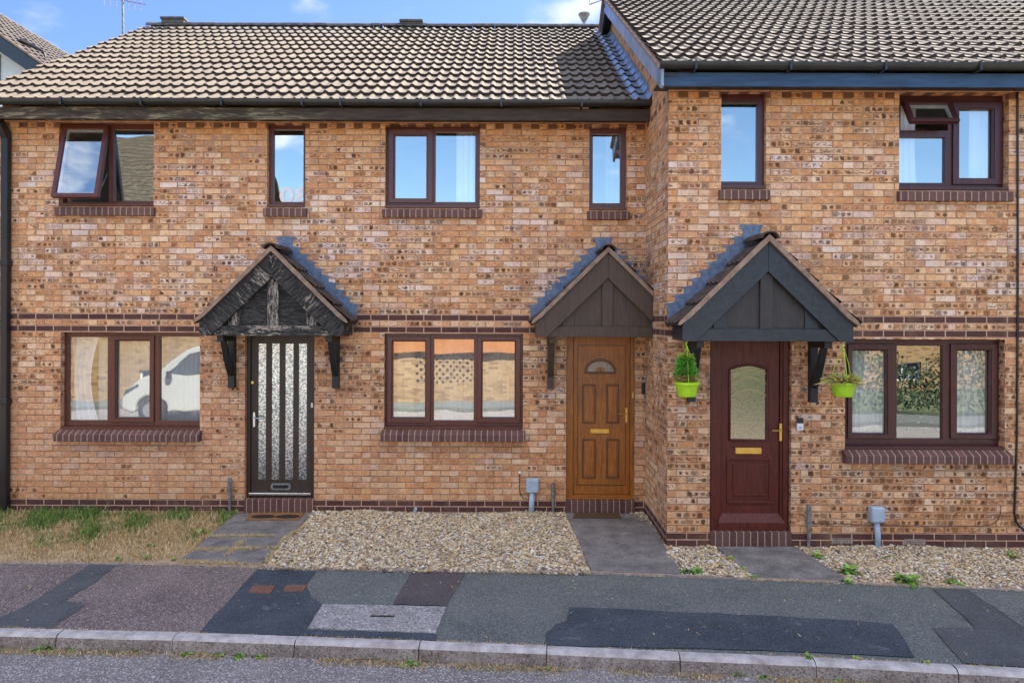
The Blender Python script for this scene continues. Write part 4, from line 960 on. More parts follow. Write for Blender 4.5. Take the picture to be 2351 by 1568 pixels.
# paths
def path(name, pts, cuts=(), z=.004):
    q = poly_px(pts); o = sheet(name, q, z, CONC, thick=.08); return o
path('left_path', [(541,1179),(718,1177),(592,1301),(404,1294.5)])
path('middle_path', [(1298,1177),(1480,1180),(1567,1317),(1358,1312)])
path('right_path', [(1643,1255),(1826,1255),(1954,1336),(1734,1327)])
# joints between the left path's slabs are filled with straw (below)
# ------------------------------------------------------------------ gravel
def in_poly(px, py, poly):
    inside = np.zeros(len(px), bool); n = len(poly)
    for i in range(n):
        x0, y0 = poly[i]; x1, y1 = poly[(i+1) % n]
        c = ((y0 > py) != (y1 > py)) & (px < (x1-x0)*(py-y0)/((y1-y0) or 1e-9)+x0); inside ^= c
    return inside
def sample(poly, n):
    xs = [p[0] for p in poly]; ys = [p[1] for p in poly]; X = RNG.uniform(min(xs), max(xs), n); Y = RNG.uniform(min(ys), max(ys), n); k = in_poly(X, Y, poly); return X[k], Y[k]
def vcol_material(name, rough=.9, spec=.2):
    g = G(name, rough, spec); a = g.n('ShaderNodeAttribute'); a.attribute_name = 'tone'
    n = g.noise(180, None, 3); g.col(g.mix(g.step(n, .3, .7, .0, .25), a.outputs['Color'], g.mix(.6, a.outputs['Color'], (.05,.04,.03)))); return g.m
STONE = vcol_material('gravel_stone', .75, .3); BLADE = vcol_material('grass_blade', .8, .2); LEAFM = vcol_material('leaf', .55, .4)
def np_mesh(name, V, Fa, cols, mat, parent=None):
    """V (n,3), Fa (m,3) ints, cols (n,3)"""
    me = bpy.data.meshes.new(name); me.vertices.add(len(V)); me.vertices.foreach_set('co', V.astype(np.float32).ravel())
    k = Fa.shape[1]; me.loops.add(Fa.size); me.loops.foreach_set('vertex_index', Fa.astype(np.int32).ravel()); me.polygons.add(len(Fa))
    me.polygons.foreach_set('loop_start', np.arange(0, Fa.size, k, dtype=np.int32)); me.polygons.foreach_set('loop_total', np.full(len(Fa), k, np.int32))
    me.update(); me.validate()
    ca = me.color_attributes.new('tone', 'FLOAT_COLOR', 'POINT'); c4 = np.ones((len(V), 4), np.float32); c4[:, :3] = cols; ca.data.foreach_set('color', c4.ravel())
    me.materials.append(mat); o = bpy.data.objects.new(name, me); COL.objects.link(o)
    if parent is not None: setparent(o, parent)
    return o
OCT = np.array([[1,0,0],[-1,0,0],[0,1,0],[0,-1,0],[0,0,1],[0,0,-1]], float)
OF = np.array([[0,2,4],[2,1,4],[1,3,4],[3,0,4],[2,0,5],[1,2,5],[3,1,5],[0,3,5]])
# a chamfered cube-like stone: 8 corners jittered
CU = np.array([[x,y,z] for x in (-1,1) for y in (-1,1) for z in (-1,1)], float)*.62
STV = np.vstack([OCT, CU])
def hull_faces():
    bm = bmesh.new(); vs = [bm.verts.new(v) for v in STV]; bmesh.ops.convex_hull(bm, input=vs); bm.verts.ensure_lookup_table(); bmesh.ops.triangulate(bm, faces=bm.faces); bm.verts.index_update()
    f = np.array([[v.index for v in q.verts] for q in bm.faces]); bm.free(); return f
SF = hull_faces()
def gravel(name, poly, dens, label, zbase=-.022):
    area = 0
    xs = [p[0] for p in poly]; ys = [p[1] for p in poly]; bb = (max(xs)-min(xs))*(max(ys)-min(ys))
    X, Y = sample(poly, int(bb*dens)); n = len(X)
    s_ = RNG.gamma(7, .0090/7, n)+.003; ax = np.stack([s_*RNG.uniform(.8, 1.5, n), s_*RNG.uniform(.7, 1.2, n), s_*RNG.uniform(.45, .9, n)], 1)
    A = RNG.uniform(0, 6.28, (n, 3)); 
    def rot(P, a, i, j):
        c, s2 = np.cos(a)[:, None], np.sin(a)[:, None]; Q = P.copy(); Q[:, :, i] = P[:, :, i]*c-P[:, :, j]*s2; Q[:, :, j] = P[:, :, i]*s2+P[:, :, j]*c; return Q
    base = STV[None]*(1+RNG.uniform(-.28, .18, (n, len(STV), 1))); P = base*ax[:, None, :]
    P = rot(P, A[:, 0]*.18-.5, 1, 2); P = rot(P, A[:, 2], 0, 1)
    und = .010*np.sin(X*3.1+1)+.008*np.sin(Y*4.3+X*2)+.006*np.sin(X*9+Y*5)
    P[:, :, 0] += X[:, None]; P[:, :, 1] += Y[:, None]; P[:, :, 2] += (zbase+und+RNG.uniform(0, .018, n))[:, None]
    pal = np.array([[.64,.47,.26],[.70,.60,.44],[.46,.31,.16],[.80,.74,.62],[.54,.37,.18],[.32,.23,.15],[.64,.46,.24],[.40,.36,.31],[.72,.56,.34],[.68,.56,.38],[.24,.17,.12],[.16,.115,.08],[.36,.25,.15]])
    c = pal[RNG.integers(0, len(pal), n)]*RNG.uniform(.85, 1.12, (n, 1))
    k = len(STV); V = P.reshape(-1, 3); C = np.repeat(c, k, 0); Fa = (SF[None]+(np.arange(n)*k)[:, None, None]).reshape(-1, 3)
    o = np_mesh(name, V, Fa, C, STONE); o['kind'] = 'stuff'; o['label'] = label; o['category'] = 'gravel'; return n
GB1 = poly_px([(720,1172),(1297,1172),(1358,1314),(880,1308),(594,1303)])
GB2 = poly_px([(1478,1176),(1540,1256),(1641,1256),(1734,1328),(1565,1320)])
GB3 = poly_px([(1826,1252),(2900,1258),(2900,1383),(2351,1355),(1954,1337)])
GB1[0] = (GB1[0][0], YM-.01); GB1[1] = (GB1[1][0], YM-.01); GB2 = [(XR-.2, YM-.02), (XR-.01, YM-.02), (XR-.01, YF-.01), (gr(1641,1256)[0], YF-.01)]+GB2[3:]
GB3[0] = (GB3[0][0], YF-.01); GB3[1] = (gr(2900,1258)[0], YF-.01)
for P_ in (GB1, GB3): sheet('gravel_bed', P_, -.026, plain('gravel_grit', (.36,.27,.17), (.18,.13,.08), 60, .95, .1, .8, 120))
sheet('gravel_bed', GB2, -.026, plain('gravel_grit_wedge', (.36,.27,.17), (.18,.13,.08), 60, .95, .1, .8, 120))  # wedge bed, same grit colours as the other beds
ng = gravel('gravel', GB1, 7600, 'pale buff gravel bed in front of the middle window')
ng += gravel('gravel', GB2, 7600, 'narrow gravel wedge between the middle path and the right path')
ng += gravel('gravel', GB3, 7600, 'pale buff gravel bed in front of the right house')
# stray chips spilled on path and pavement edge
ng += gravel('gravel', poly_px([(560,1296),(600,1303),(1358,1317),(1358,1322),(600,1309),(560,1304)]), 500, 'loose gravel chips spilled along the pavement edge', .006)
# ------------------------------------------------------------------ grass, straw and weeds
def blades(name, X, Y, Z, H, W, lean, cols, label, cat, kind='stuff', parent=None):
    n = len(X); a = RNG.uniform(0, 6.28, n); b = RNG.uniform(0, 6.28, n); dx_, dy_ = np.cos(a)*W/2, np.sin(a)*W/2; lx, ly = np.cos(b)*lean*H, np.sin(b)*lean*H
    V = np.zeros((n, 5, 3)); hz = H*np.sqrt(np.clip(1-lean**2, .08, 1))
    V[:, 0] = np.stack([X-dx_, Y-dy_, Z], 1); V[:, 1] = np.stack([X+dx_, Y+dy_, Z], 1)
    V[:, 2] = np.stack([X-dx_*.7+lx*.4, Y-dy_*.7+ly*.4, Z+hz*.6], 1); V[:, 3] = np.stack([X+dx_*.7+lx*.4, Y+dy_*.7+ly*.4, Z+hz*.6], 1)
    V[:, 4] = np.stack([X+lx, Y+ly, Z+hz*.95], 1)
    base = np.array([[0,1,3],[0,3,2],[2,3,4]]); Fa = (base[None]+(np.arange(n)*5)[:, None, None]).reshape(-1, 3)
    o = np_mesh(name, V.reshape(-1, 3), Fa, np.repeat(cols, 5, 0), BLADE, parent); 
    if kind: o['kind'] = kind
    if label: o['label'] = label; o['category'] = cat
    return o
def pick(pal, n): pal = np.array(pal); return pal[RNG.integers(0, len(pal), n)]*RNG.uniform(.8, 1.15, (n, 1))
STRAW = [[.62,.43,.18],[.72,.54,.28],[.50,.31,.11],[.62,.44,.22],[.76,.62,.38]]; GREEN = [[.13,.26,.04],[.20,.33,.06],[.08,.16,.025],[.28,.34,.07],[.15,.25,.06]]
GP = [(XL-3, YM-.02), (gr(541,1179)[0], YM-.02)]+poly_px([(541,1182),(404,1295),(0,1292),(-300,1282),(-700,1270)])
X, Y = sample(GP, 90000); n = len(X)
frontY = np.interp(X, [p[0] for p in edge], [p[1] for p in edge]); t = (Y-frontY)/(YM-frontY)              # 0 at pavement, 1 at wall
nz_ = .5+.2*np.sin(X*2.3+Y*1.7)+.2*np.sin(X*5.1-Y*3.3+1.2)+.2*np.sin(X*11+Y*7)+.15*np.sin(X*17-Y*23)
g_ = RNG.random(n) < np.clip((t-.50)*2.1+(nz_-.5)*1.3, .04, .90)
keep = RNG.random(n) < np.clip(.10+t*1.6+(nz_-.5)*.6, .04, 1); X, Y, t, g_, nz_ = X[keep], Y[keep], t[keep], g_[keep], nz_[keep]; n = len(X)
cols = np.where(g_[:, None], pick(GREEN+[[.05,.10,.02],[.34,.36,.12]], n), pick(STRAW+[[.40,.26,.10]], n)); H = np.where(g_, RNG.uniform(.02, .095, n)*(.35+t*.9)*np.clip(.2+nz_*1.4, .3, 1.7), RNG.uniform(.02, .08, n)*(.6+t*.6))
blades('grass', X, Y, np.full(n, -.032), H, RNG.uniform(.004, .010, n), RNG.uniform(.2, .97, n), cols, 'parched front lawn, straw coloured by the pavement and green by the wall', 'grass')
# straw in path joints, along the pavement edge and in the gutter
def straw_strip(pts, wdt, n, z, h=(.01, .04), greenp=.05, dens=None, pal=STRAW):
    P = [Vector(p) for p in pts]; L = [0]
    for a, b in zip(P, P[1:]): L.append(L[-1]+(b-a).length)
    s_ = RNG.uniform(0, L[-1], n); X = np.interp(s_, L, [p.x for p in P]); Y = np.interp(s_, L, [p.y for p in P])
    k = (np.sin(s_*2.1)+np.sin(s_*5.3+1)+np.sin(s_*11.7+2)+RNG.normal(0, .8, n)) > -.3; X, Y, s_ = X[k], Y[k], s_[k]; m_ = len(X)
    X = X+RNG.normal(0, wdt*.3, m_); Y = Y+RNG.normal(0, wdt*.5, m_); g = RNG.random(m_) < greenp
    return X, Y, np.full(m_, z), RNG.uniform(h[0], h[1], m_), RNG.uniform(.003, .006, m_), RNG.uniform(.7, 1.0, m_), np.where(g[:, None], pick(GREEN, m_), pick(pal, m_))
def joinst(name, L, label, cat):
    blades(name, *[np.concatenate([l_[i] for l_ in L]) for i in range(6)], np.concatenate([l_[6] for l_ in L]), label, cat)
lp = lambda a: [gr(u, v) for u, v in a]
joinst('straw_litter', [straw_strip(lp([(480,1232),(640,1230)]), .03, 1500, .004), straw_strip(lp([(436,1262),(640,1259)]), .05, 2600, .004), straw_strip(lp([(410,1290),(600,1298)]), .06, 2600, .004),
    straw_strip(lp([(520,1275),(560,1240)]), .07, 500, .004), straw_strip(lp([(700,1205),(650,1240),(610,1290)]), .05, 1600, .002)], 'dry straw lying across the joints of the left path', 'straw')
joinst('dry_grass_edge', [straw_strip(edge, .035, 14000, .0, (.008, .03), .06)], 'dry grass fringe along the back of the pavement', 'grass')
X, Y = sample(poly_px([(-100,1300),(590,1310),(1358,1322),(2351,1362),(2351,1530),(1180,1475),(0,1438),(-100,1436)]), 900); k_ = RNG.random(len(X)) < .45; X, Y = X[k_], Y[k_]; n = len(X)
blades('pavement_litter', X, Y, np.full(n, .006), RNG.uniform(.008, .05, n), RNG.uniform(.003, .012, n), np.full(n, .995), pick(STRAW+[[.30,.18,.08],[.45,.34,.2]], n), 'scattered straw bits and leaf crumbs on the pavement', 'litter')
KBOT = [(0,1491),(411,1500),(685,1511),(966,1522),(1254,1533),(1556,1547),(1866,1562),(2351,1590)]
kbot = [gr(u, v, -.11) for u, v in [(-900,1468),(-300,1482)]+KBOT+[(2700,1612)]]
joinst('gutter_straw', [straw_strip(kbot, .085, 30000, -.113, (.010, .045), .10, pal=STRAW+[[.30,.22,.13],[.24,.18,.11]])], 'dry straw and moss collected in the gutter at the kerb foot', 'straw')
joinst('kerb_straw', [straw_strip(kb, .018, 5000, .002, (.006, .02), .10)], 'dry grass blades in the joint between kerb and pavement', 'grass')
WG = 'small weeds growing in cracks and gravel'
def weed(x, y, z, size, label, n=16, tall=0, broad=.35, yellow=False):
    Vs = []; Fs = []; Cs = []; rg = random.Random(int(abs(x)*1000+abs(y)*777))
    def leaf(o, d, L, w_, droop, col):
        side = Vector((-d.y, d.x, 0)); 
        if side.length < 1e-4: side = Vector((1,0,0))
        side.normalize(); b = len(Vs); pts = []
        for t, ww in ((0, .15), (.35, 1), (.7, .8), (1, .05)):
            c = o+d*(L*t)+Vector((0,0,-droop*L*t*t)); pts.append((c-side*w_*ww/2, c+side*w_*ww/2+Vector((0,0,w_*.15))))
        for a, c in pts: Vs.append(a); Vs.append(c); Cs.extend([col, col])
        for i in range(3): Fs.append((b+2*i, b+2*i+1, b+2*i+3)); Fs.append((b+2*i, b+2*i+3, b+2*i+2))
    pal = GREEN if not yellow else [[.30,.34,.06],[.36,.36,.10],[.22,.28,.05]]
    root = Vector((x, y, z))
    if tall:
        for s_ in range(max(1, n//10)):
            top = root+Vector((rg.uniform(-.1,.1)*tall, rg.uniform(-.1,.1)*tall, tall*rg.uniform(.7, 1)))
            m_ = int(tall*55)+4
            for i in range(m_):
                t = i/m_; o = root.lerp(top, t); a = rg.uniform(0, 6.28); d = Vector((math.cos(a), math.sin(a), .5)).normalized(); c = [q*rg.uniform(.8, 1.4) for q in rg.choice(pal)]
                leaf(o, d, size*rg.uniform(.3, .6)*(1.1-t*.6), size*.14, .6, c)
            leaf(root, (top-root).normalized(), (top-root).length, .006, 0, [.12,.16,.05])
    for i in range(n):
        a = rg.uniform(0, 6.28); e = rg.uniform(.15, 1.1); d = Vector((math.cos(a)*math.cos(e), math.sin(a)*math.cos(e), math.sin(e)))
        c = [q*rg.uniform(.8, 1.5) for q in rg.choice(pal)]; leaf(root+Vector((rg.uniform(-.3,.3)*size, rg.uniform(-.2,.2)*size, 0)), d, size*rg.uniform(.5, 1), size*broad*rg.uniform(.6, 1), .5, c)
    o = np_mesh('weed', np.array([tuple(v) for v in Vs]), np.array(Fs), np.array(Cs), LEAFM); tag(o, label, 'weed', WG); return o
def wpx(u, v, size, label, z=0, **k):
    size *= 1.5
    x, y = gr(u, v, z); weed(x, y, z, size, label, **k)
wpx(247,1182,.07,'tall spindly weed standing against the wall on the left lawn', z=-.02, tall=.34, n=14)
wpx(460,1225,.10,'leafy green weed on the lawn beside the left path', z=-.02, n=26, broad=.3)
wpx(12,1172,.12,'green weed at the foot of the black downpipe', z=-.02, n=24, tall=.14)
wpx(345,1252,.05,'small green weed near the middle of the dry lawn', z=-.02, n=10)
wpx(335,1280,.05,'small green tuft at the front edge of the dry lawn', z=-.02, n=12)
wpx(395,1284,.05,'low green tuft beside the bottom of the left path', z=-.02, n=10)
wpx(270,1283,.05,'small green tuft left of its twin at the front edge of the lawn', z=-.02, n=10)
wpx(2078,1334,.13,'largest bright green weed at the pavement edge of the right gravel bed', n=44, broad=.28)
wpx(1950,1312,.11,'spreading green weed beside the right path', n=34, broad=.26)
wpx(1945,1336,.07,'low dark weed at the lower corner of the right path', n=16)
wpx(1875,1276,.08,'green weed at the top of the right path edge', n=16)
wpx(2042,1279,.06,'small green weed in the gravel under the right meter box', n=12)
wpx(2186,1338,.08,'green weed with a raised shoot near the front of the right gravel bed', n=14, tall=.10)
wpx(2322,1276,.08,'thin pale green weed in the gravel below the black cable', n=12, tall=.09, yellow=True)
wpx(1590,1312,.09,'dark green weed at the pavement end of the middle path', n=18)
wpx(1676,1283,.06,'yellowish weed beside the right path in the gravel wedge', n=10, yellow=True)
wpx(1700,1308,.06,'green weed at the lower tip of the gravel wedge', n=14)
wpx(1722,1325,.06,'reddish green weed where the gravel wedge meets the pavement', n=12)
for u, v, s_, n_, lab in ((112,1486,.085,40,'broad green weed clump at the kerb foot, far left'), (85,1489,.06,18,'green weed just left of the broad clump at the kerb foot'), (160,1490,.05,16,'green weed just right of the broad clump at the kerb foot'),
    (12,1487,.05,16,'green weed at the kerb foot by the left edge of the picture'), (255,1495,.035,12,'tiny green weed under the kerb below the pinkish pavement'), (314,1494,.06,20,'bushy green weed at the kerb foot below the dark pavement strip'),
    (425,1503,.05,16,'green weed at the kerb foot beside a kerb joint'), (500,1504,.045,14,'yellow green weed in the straw at the kerb foot'), (550,1507,.055,22,'long low green weed in the gutter below the black patch'), (595,1507,.05,14,'green weed right of the long low one in the gutter'),
    (833,1515,.03,8,'tiny sprig at the kerb foot below the concrete cover'), (912,1515,.03,8,'small sprig on the kerb face near a joint'), (945,1523,.055,18,'green weed at the kerb foot under the joint by the concrete cover'), (1258,1535,.03,8,'tiny weed under the middle kerb joint'),
    (1690,1545,.06,18,'green weed at the kerb foot below the middle of the dark patch'), (1752,1553,.05,14,'second green weed along the kerb foot below the dark patch'), (1920,1558,.055,18,'low broad green weed at the bottom edge of the picture'), (1975,1556,.065,20,'upright green weed right of the low broad one at the bottom edge')):
    x, y = gr(u, v, -.11); weed(x, y+.01, -.112, s_*1.6, lab, n=int(n_*1.3), broad=.34)
wpx(1856,1508,.05,'green weed growing out of the kerb joint on the right', n=12); wpx(1965,1512,.04,'yellow green weed along the back of the right kerb', n=12, yellow=True); wpx(2125,1520,.04,'rusty green weed behind the kerb at the end of the dark patch', n=12, yellow=True)
# ------------------------------------------------------------------ covers, mats
def cover(name, px, z, mat, label, cat, group=None, t=.006):
    q = poly_px(px, z); mb = MB(); mb.slab(q, z-.03, z+t); o = mb.build(name, mat, None, .003); return tag(o, label, cat, group), q
RUST = plain('rusty_iron', (.22,.11,.07), (.13,.06,.04), 30, .8, .3, .6, 60)
cover('water_cover', [(583,1344),(632,1344),(622,1362),(569,1359.5)], .004, RUST, 'left one of two small rusty iron covers in the black tarmac patch', 'cover', 'small rusty pavement covers')
cover('water_cover', [(657,1344),(706,1342),(696,1357),(648,1357)], .004, RUST, 'right one of two small rusty iron covers in the black tarmac patch', 'cover', 'small rusty pavement covers')
cc, q = cover('concrete_cover', [(741,1386.5),(1024,1393),(1001,1452),(707,1441)], .002, SLABC, 'long pale concrete inspection cover with a keyhole slot beside the kerb', 'cover')
kx, ky = gr(878, 1416); mb = MB(); mb.slab([(kx-.10, ky-.014), (kx+.10, ky-.018), (kx+.10, ky+.010), (kx-.10, ky+.014)], .0085, .0105); mb.build('lifting_slot', BLACK, cc)
# doormats
COIR = plain('coir_mat', (.30,.15,.06), (.20,.09,.03), 60, .95, .1, .9, 160)
DARKM = plain('black_rubber_mat', (.016,.014,.013), (.010,.009,.008), 20, .8)
m1 = poly_px([(578,1177),(699,1177),(686,1193),(563,1193)], .012); mb = MB(); mb.slab(m1, .005, .018); mo = mb.build('doormat', COIR, None, .003)
tag(mo, 'orange brown coir doormat with two black half moons below the glazed door', 'doormat', 'doormats')
for uu in (605, 661):
    c = Vector(gr(uu, 1185.2, .02)+(0,)); mb = MB(); mb.slab([(c.x+.145*math.cos(t)*(1), c.y+.075*math.sin(t)) for t in [2*math.pi*i/20 for i in range(20)]], .0185, .021); mb.build('half_moon_motif', DARKM, mo)
m2 = poly_px([(1320,1177),(1420,1177),(1428,1189),(1315,1189)], .012); mb = MB(); mb.slab(m2, .005, .016); o = mb.build('doormat', plain('worn_mat', (.13,.085,.05), (.08,.05,.03), 60, .95, .1, .9, 160), None, .003)
tag(o, 'worn brown doormat below the golden oak door', 'doormat', 'doormats')
# ------------------------------------------------------------------ hanging baskets
SOILD = plain('dark_compost', (.05,.03,.02), (.02,.013,.01), 60, .95)
def basket(u, v_top, label, seed, green):
    Yh = YF-.47; x, z1 = at(u, 910, Yh); _, z0 = at(u, 876, Yh); h = z0-z1; r0 = .122
    root = empty('hanging_basket', (x, Yh, z1), label, 'hanging plant', 'lime green hanging pots')
    mb = MB(); mb.lathe([(.001,0),(.085,0),(.092,.01),(r0-.008,h-.035),(r0+.004,h-.03),(r0+.006,h),(r0-.006,h),(r0-.012,h-.03),(.001,h-.035)], (x, Yh, z1), 28); mb.build('pot', LIME, root, smooth=False)
    mb = MB(); mb.lathe([(.001,h-.012),(.06,h-.010),(r0-.012,h-.028)], (x, Yh, z1), 20); mb.build('compost', SOILD, root)
    hk = Vector((x+.0, Yh, 2.235)); 
    for a in (0.4, 2.5, 4.6):
        mb = MB(); e = Vector((x+r0*math.cos(a), Yh+r0*math.sin(a), z0-.01)); mb.tube([e, e.lerp(hk, .5)+Vector((math.cos(a)*.01, 0, -.01)), hk-Vector((0,0,.05))], .0035, 5); mb.build('hanger_strap', LIME, root)
    mb = MB(); mb.tube([hk-Vector((0,0,.06)), hk-Vector((.012,0,.03)), hk-Vector((-.006,0,.0)), hk+Vector((0,0,.03))], .006, 6); mb.build('hook', LIME, root)
    rg = random.Random(seed); Vs = []; Fs = []; Cs = []
    pal = [[.10,.34,.03],[.16,.42,.04],[.07,.24,.03]] if green else [[.50,.54,.06],[.66,.62,.14],[.38,.44,.06],[.34,.16,.14],[.60,.54,.16]]
    def leaf(o, d, L, w_, col, droop=.4):
        side = d.cross(Vector((rg.uniform(-1,1), rg.uniform(-1,1), .3))).normalized(); b = len(Vs)
        for t, ww in ((0,.2),(.4,1),(1,.08)):
            c = o+d*(L*t)+Vector((0,0,-droop*L*t*t)); Vs.append(c-side*w_*ww/2); Vs.append(c+side*w_*ww/2); Cs.extend([col, col])
        for i in range(2): Fs.append((b+2*i, b+2*i+1, b+2*i+3)); Fs.append((b+2*i, b+2*i+3, b+2*i+2))
    for i in range(1100 if green else 620):
        if green:
            a = rg.uniform(0, 6.28); t = rg.random(); rr = (.125 if t < .3 else .115)*math.sqrt(rg.random())*(1-t*.45); hh = .03+.27*t; o = Vector((x-.012+rr*math.cos(a), Yh+rr*math.sin(a), z0-.03+hh)); c = rg.choice(pal)
            if t < .2: c = rg.choice([[.35,.18,.07],[.42,.36,.06],[.28,.22,.08]])
            if t > .85: c = [.30,.42,.04]
            d = Vector((math.cos(a)*.5, math.sin(a)*.5, rg.uniform(.2, 1))).normalized(); leaf(o, d, rg.uniform(.03,.06), .022, c)
        else:
            a = rg.uniform(0, 6.28); e = rg.uniform(.35, 1.45); rr = rg.uniform(.02,.11); o = Vector((x+rr*math.cos(a), Yh+rr*math.sin(a), z0-.02+rg.uniform(0,.02)))
            d = Vector((math.cos(a)*math.cos(e), math.sin(a)*math.cos(e), math.sin(e))); d = (d+Vector((-.22,0,.0))).normalized(); leaf(o, d, rg.uniform(.07,.19), .019, rg.choice(pal), .45)
    np_mesh('foliage', np.array([tuple(v) for v in Vs]), np.array(Fs), np.array([[q*rg.uniform(.8,1.2) for q in c] for c in Cs]), LEAFM, root)
basket(1577, 786, 'lime pot of bushy green foliage hanging left of the dark red door', 3, True)
basket(1935.5, 786, 'lime pot of yellow spiky succulents hanging right of the dark red door', 4, False)
# ------------------------------------------------------------------ neighbouring house behind, at the left
WREND = plain('white_render', (.72,.70,.66), (.62,.60,.56), 3, .9)
def far_house():
    Yh = 15.0; k = 15.0
    xa, za = at(-40, 55, Yh); xt, zt = at(118, 165, Yh); slope = (za-zt)/(xt-xa)
    root = empty('gabled_house', (xa, Yh, 0), 'neighbouring half timbered house whose white gable shows behind the left roof end', 'house')
    W_ = 5.2; zap = zt+slope*W_; xc = xt-W_
    mb = MB(); mb.prism([(xc-W_+.3,-.3),(xt-.3,-.3),(xt-.3,zt+slope*.3-.12),(xc,zap-.15),(xc-W_+.3,zt+slope*.3-.12)], Yh+.35, Yh+9); mb.build('wall', WREND, root)
    mb = MB()
    for s_ in (1, -1):
        upv = Vector((-s_*1, 0, slope)).normalized(); nv = Vector((s_*slope, 0, 1)).normalized(); tip = Vector((xc+s_*W_, 0, zt)); L_ = math.hypot(W_, W_*slope)
        if s_ > 0: tile_field(mb, (tip.x, Yh-.02, tip.z), (0,1,0), upv, nv, 9.2, L_-.03, .345, .30, .03, .0, 9)
        else: tile_field(mb, (tip.x, Yh+9.18, tip.z), (0,-1,0), upv, nv, 9.2, L_-.03, .345, .30, .03, .0, 9)
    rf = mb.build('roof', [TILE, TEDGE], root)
    mb = MB(); ridge_tiles(mb, (xc, Yh, zap-.02), (xc, Yh+9.2, zap-.02)); mb.build('ridge', RIDGE, rf)
    for s_ in (1, -1):
        mb = MB(); w_ = .42; mb.prism([(xc, zap-.01),(xc+s_*W_, zt-.01),(xc+s_*W_, zt-w_*.8),(xc, zap-w_)], Yh, Yh+.05); mb.build('bargeboard', BLKPAINT, root)
        mb = MB(); mb.prism([(xc, zap+.05),(xc+s_*(W_+.03), zt+.04),(xc+s_*(W_+.03), zt-.01),(xc, zap-.005)], Yh-.03, Yh+.06); mb.build('verge_mortar', VERGE, root)
    zl = at(20, 172, Yh)[1]
    mb = MB(); mb.box(xc-W_+.35, xt-.35, Yh+.30, Yh+.349, zl-.32, zl-.02); mb.build('timber_beam', BLKPAINT, root)
    for i in range(-6, 7):
        x = xc+i*.75; zz = zap-abs(x-xc)*slope-.5
        if zz > zl: mb = MB(); mb.box(x-.07, x+.07, Yh+.31, Yh+.349, zl-.02, zz); mb.build('timber_stud', BLKPAINT, root)
    # lump of black lead and cable on the roof
    x, z = at(62, 103, Yh+.8); mb = MB(); mb.tube([(x-.25, Yh+.8, z+.02), (x-.1, Yh+.8, z+.07), (x+.1, Yh+.8, z-.02), (x+.3, Yh+.9, z-.12), (x+.36, Yh+.9, z-.26)], [.06,.07,.05,.03,.02], 7); mb.build('roof_cable', BLACK, root)
far_house()
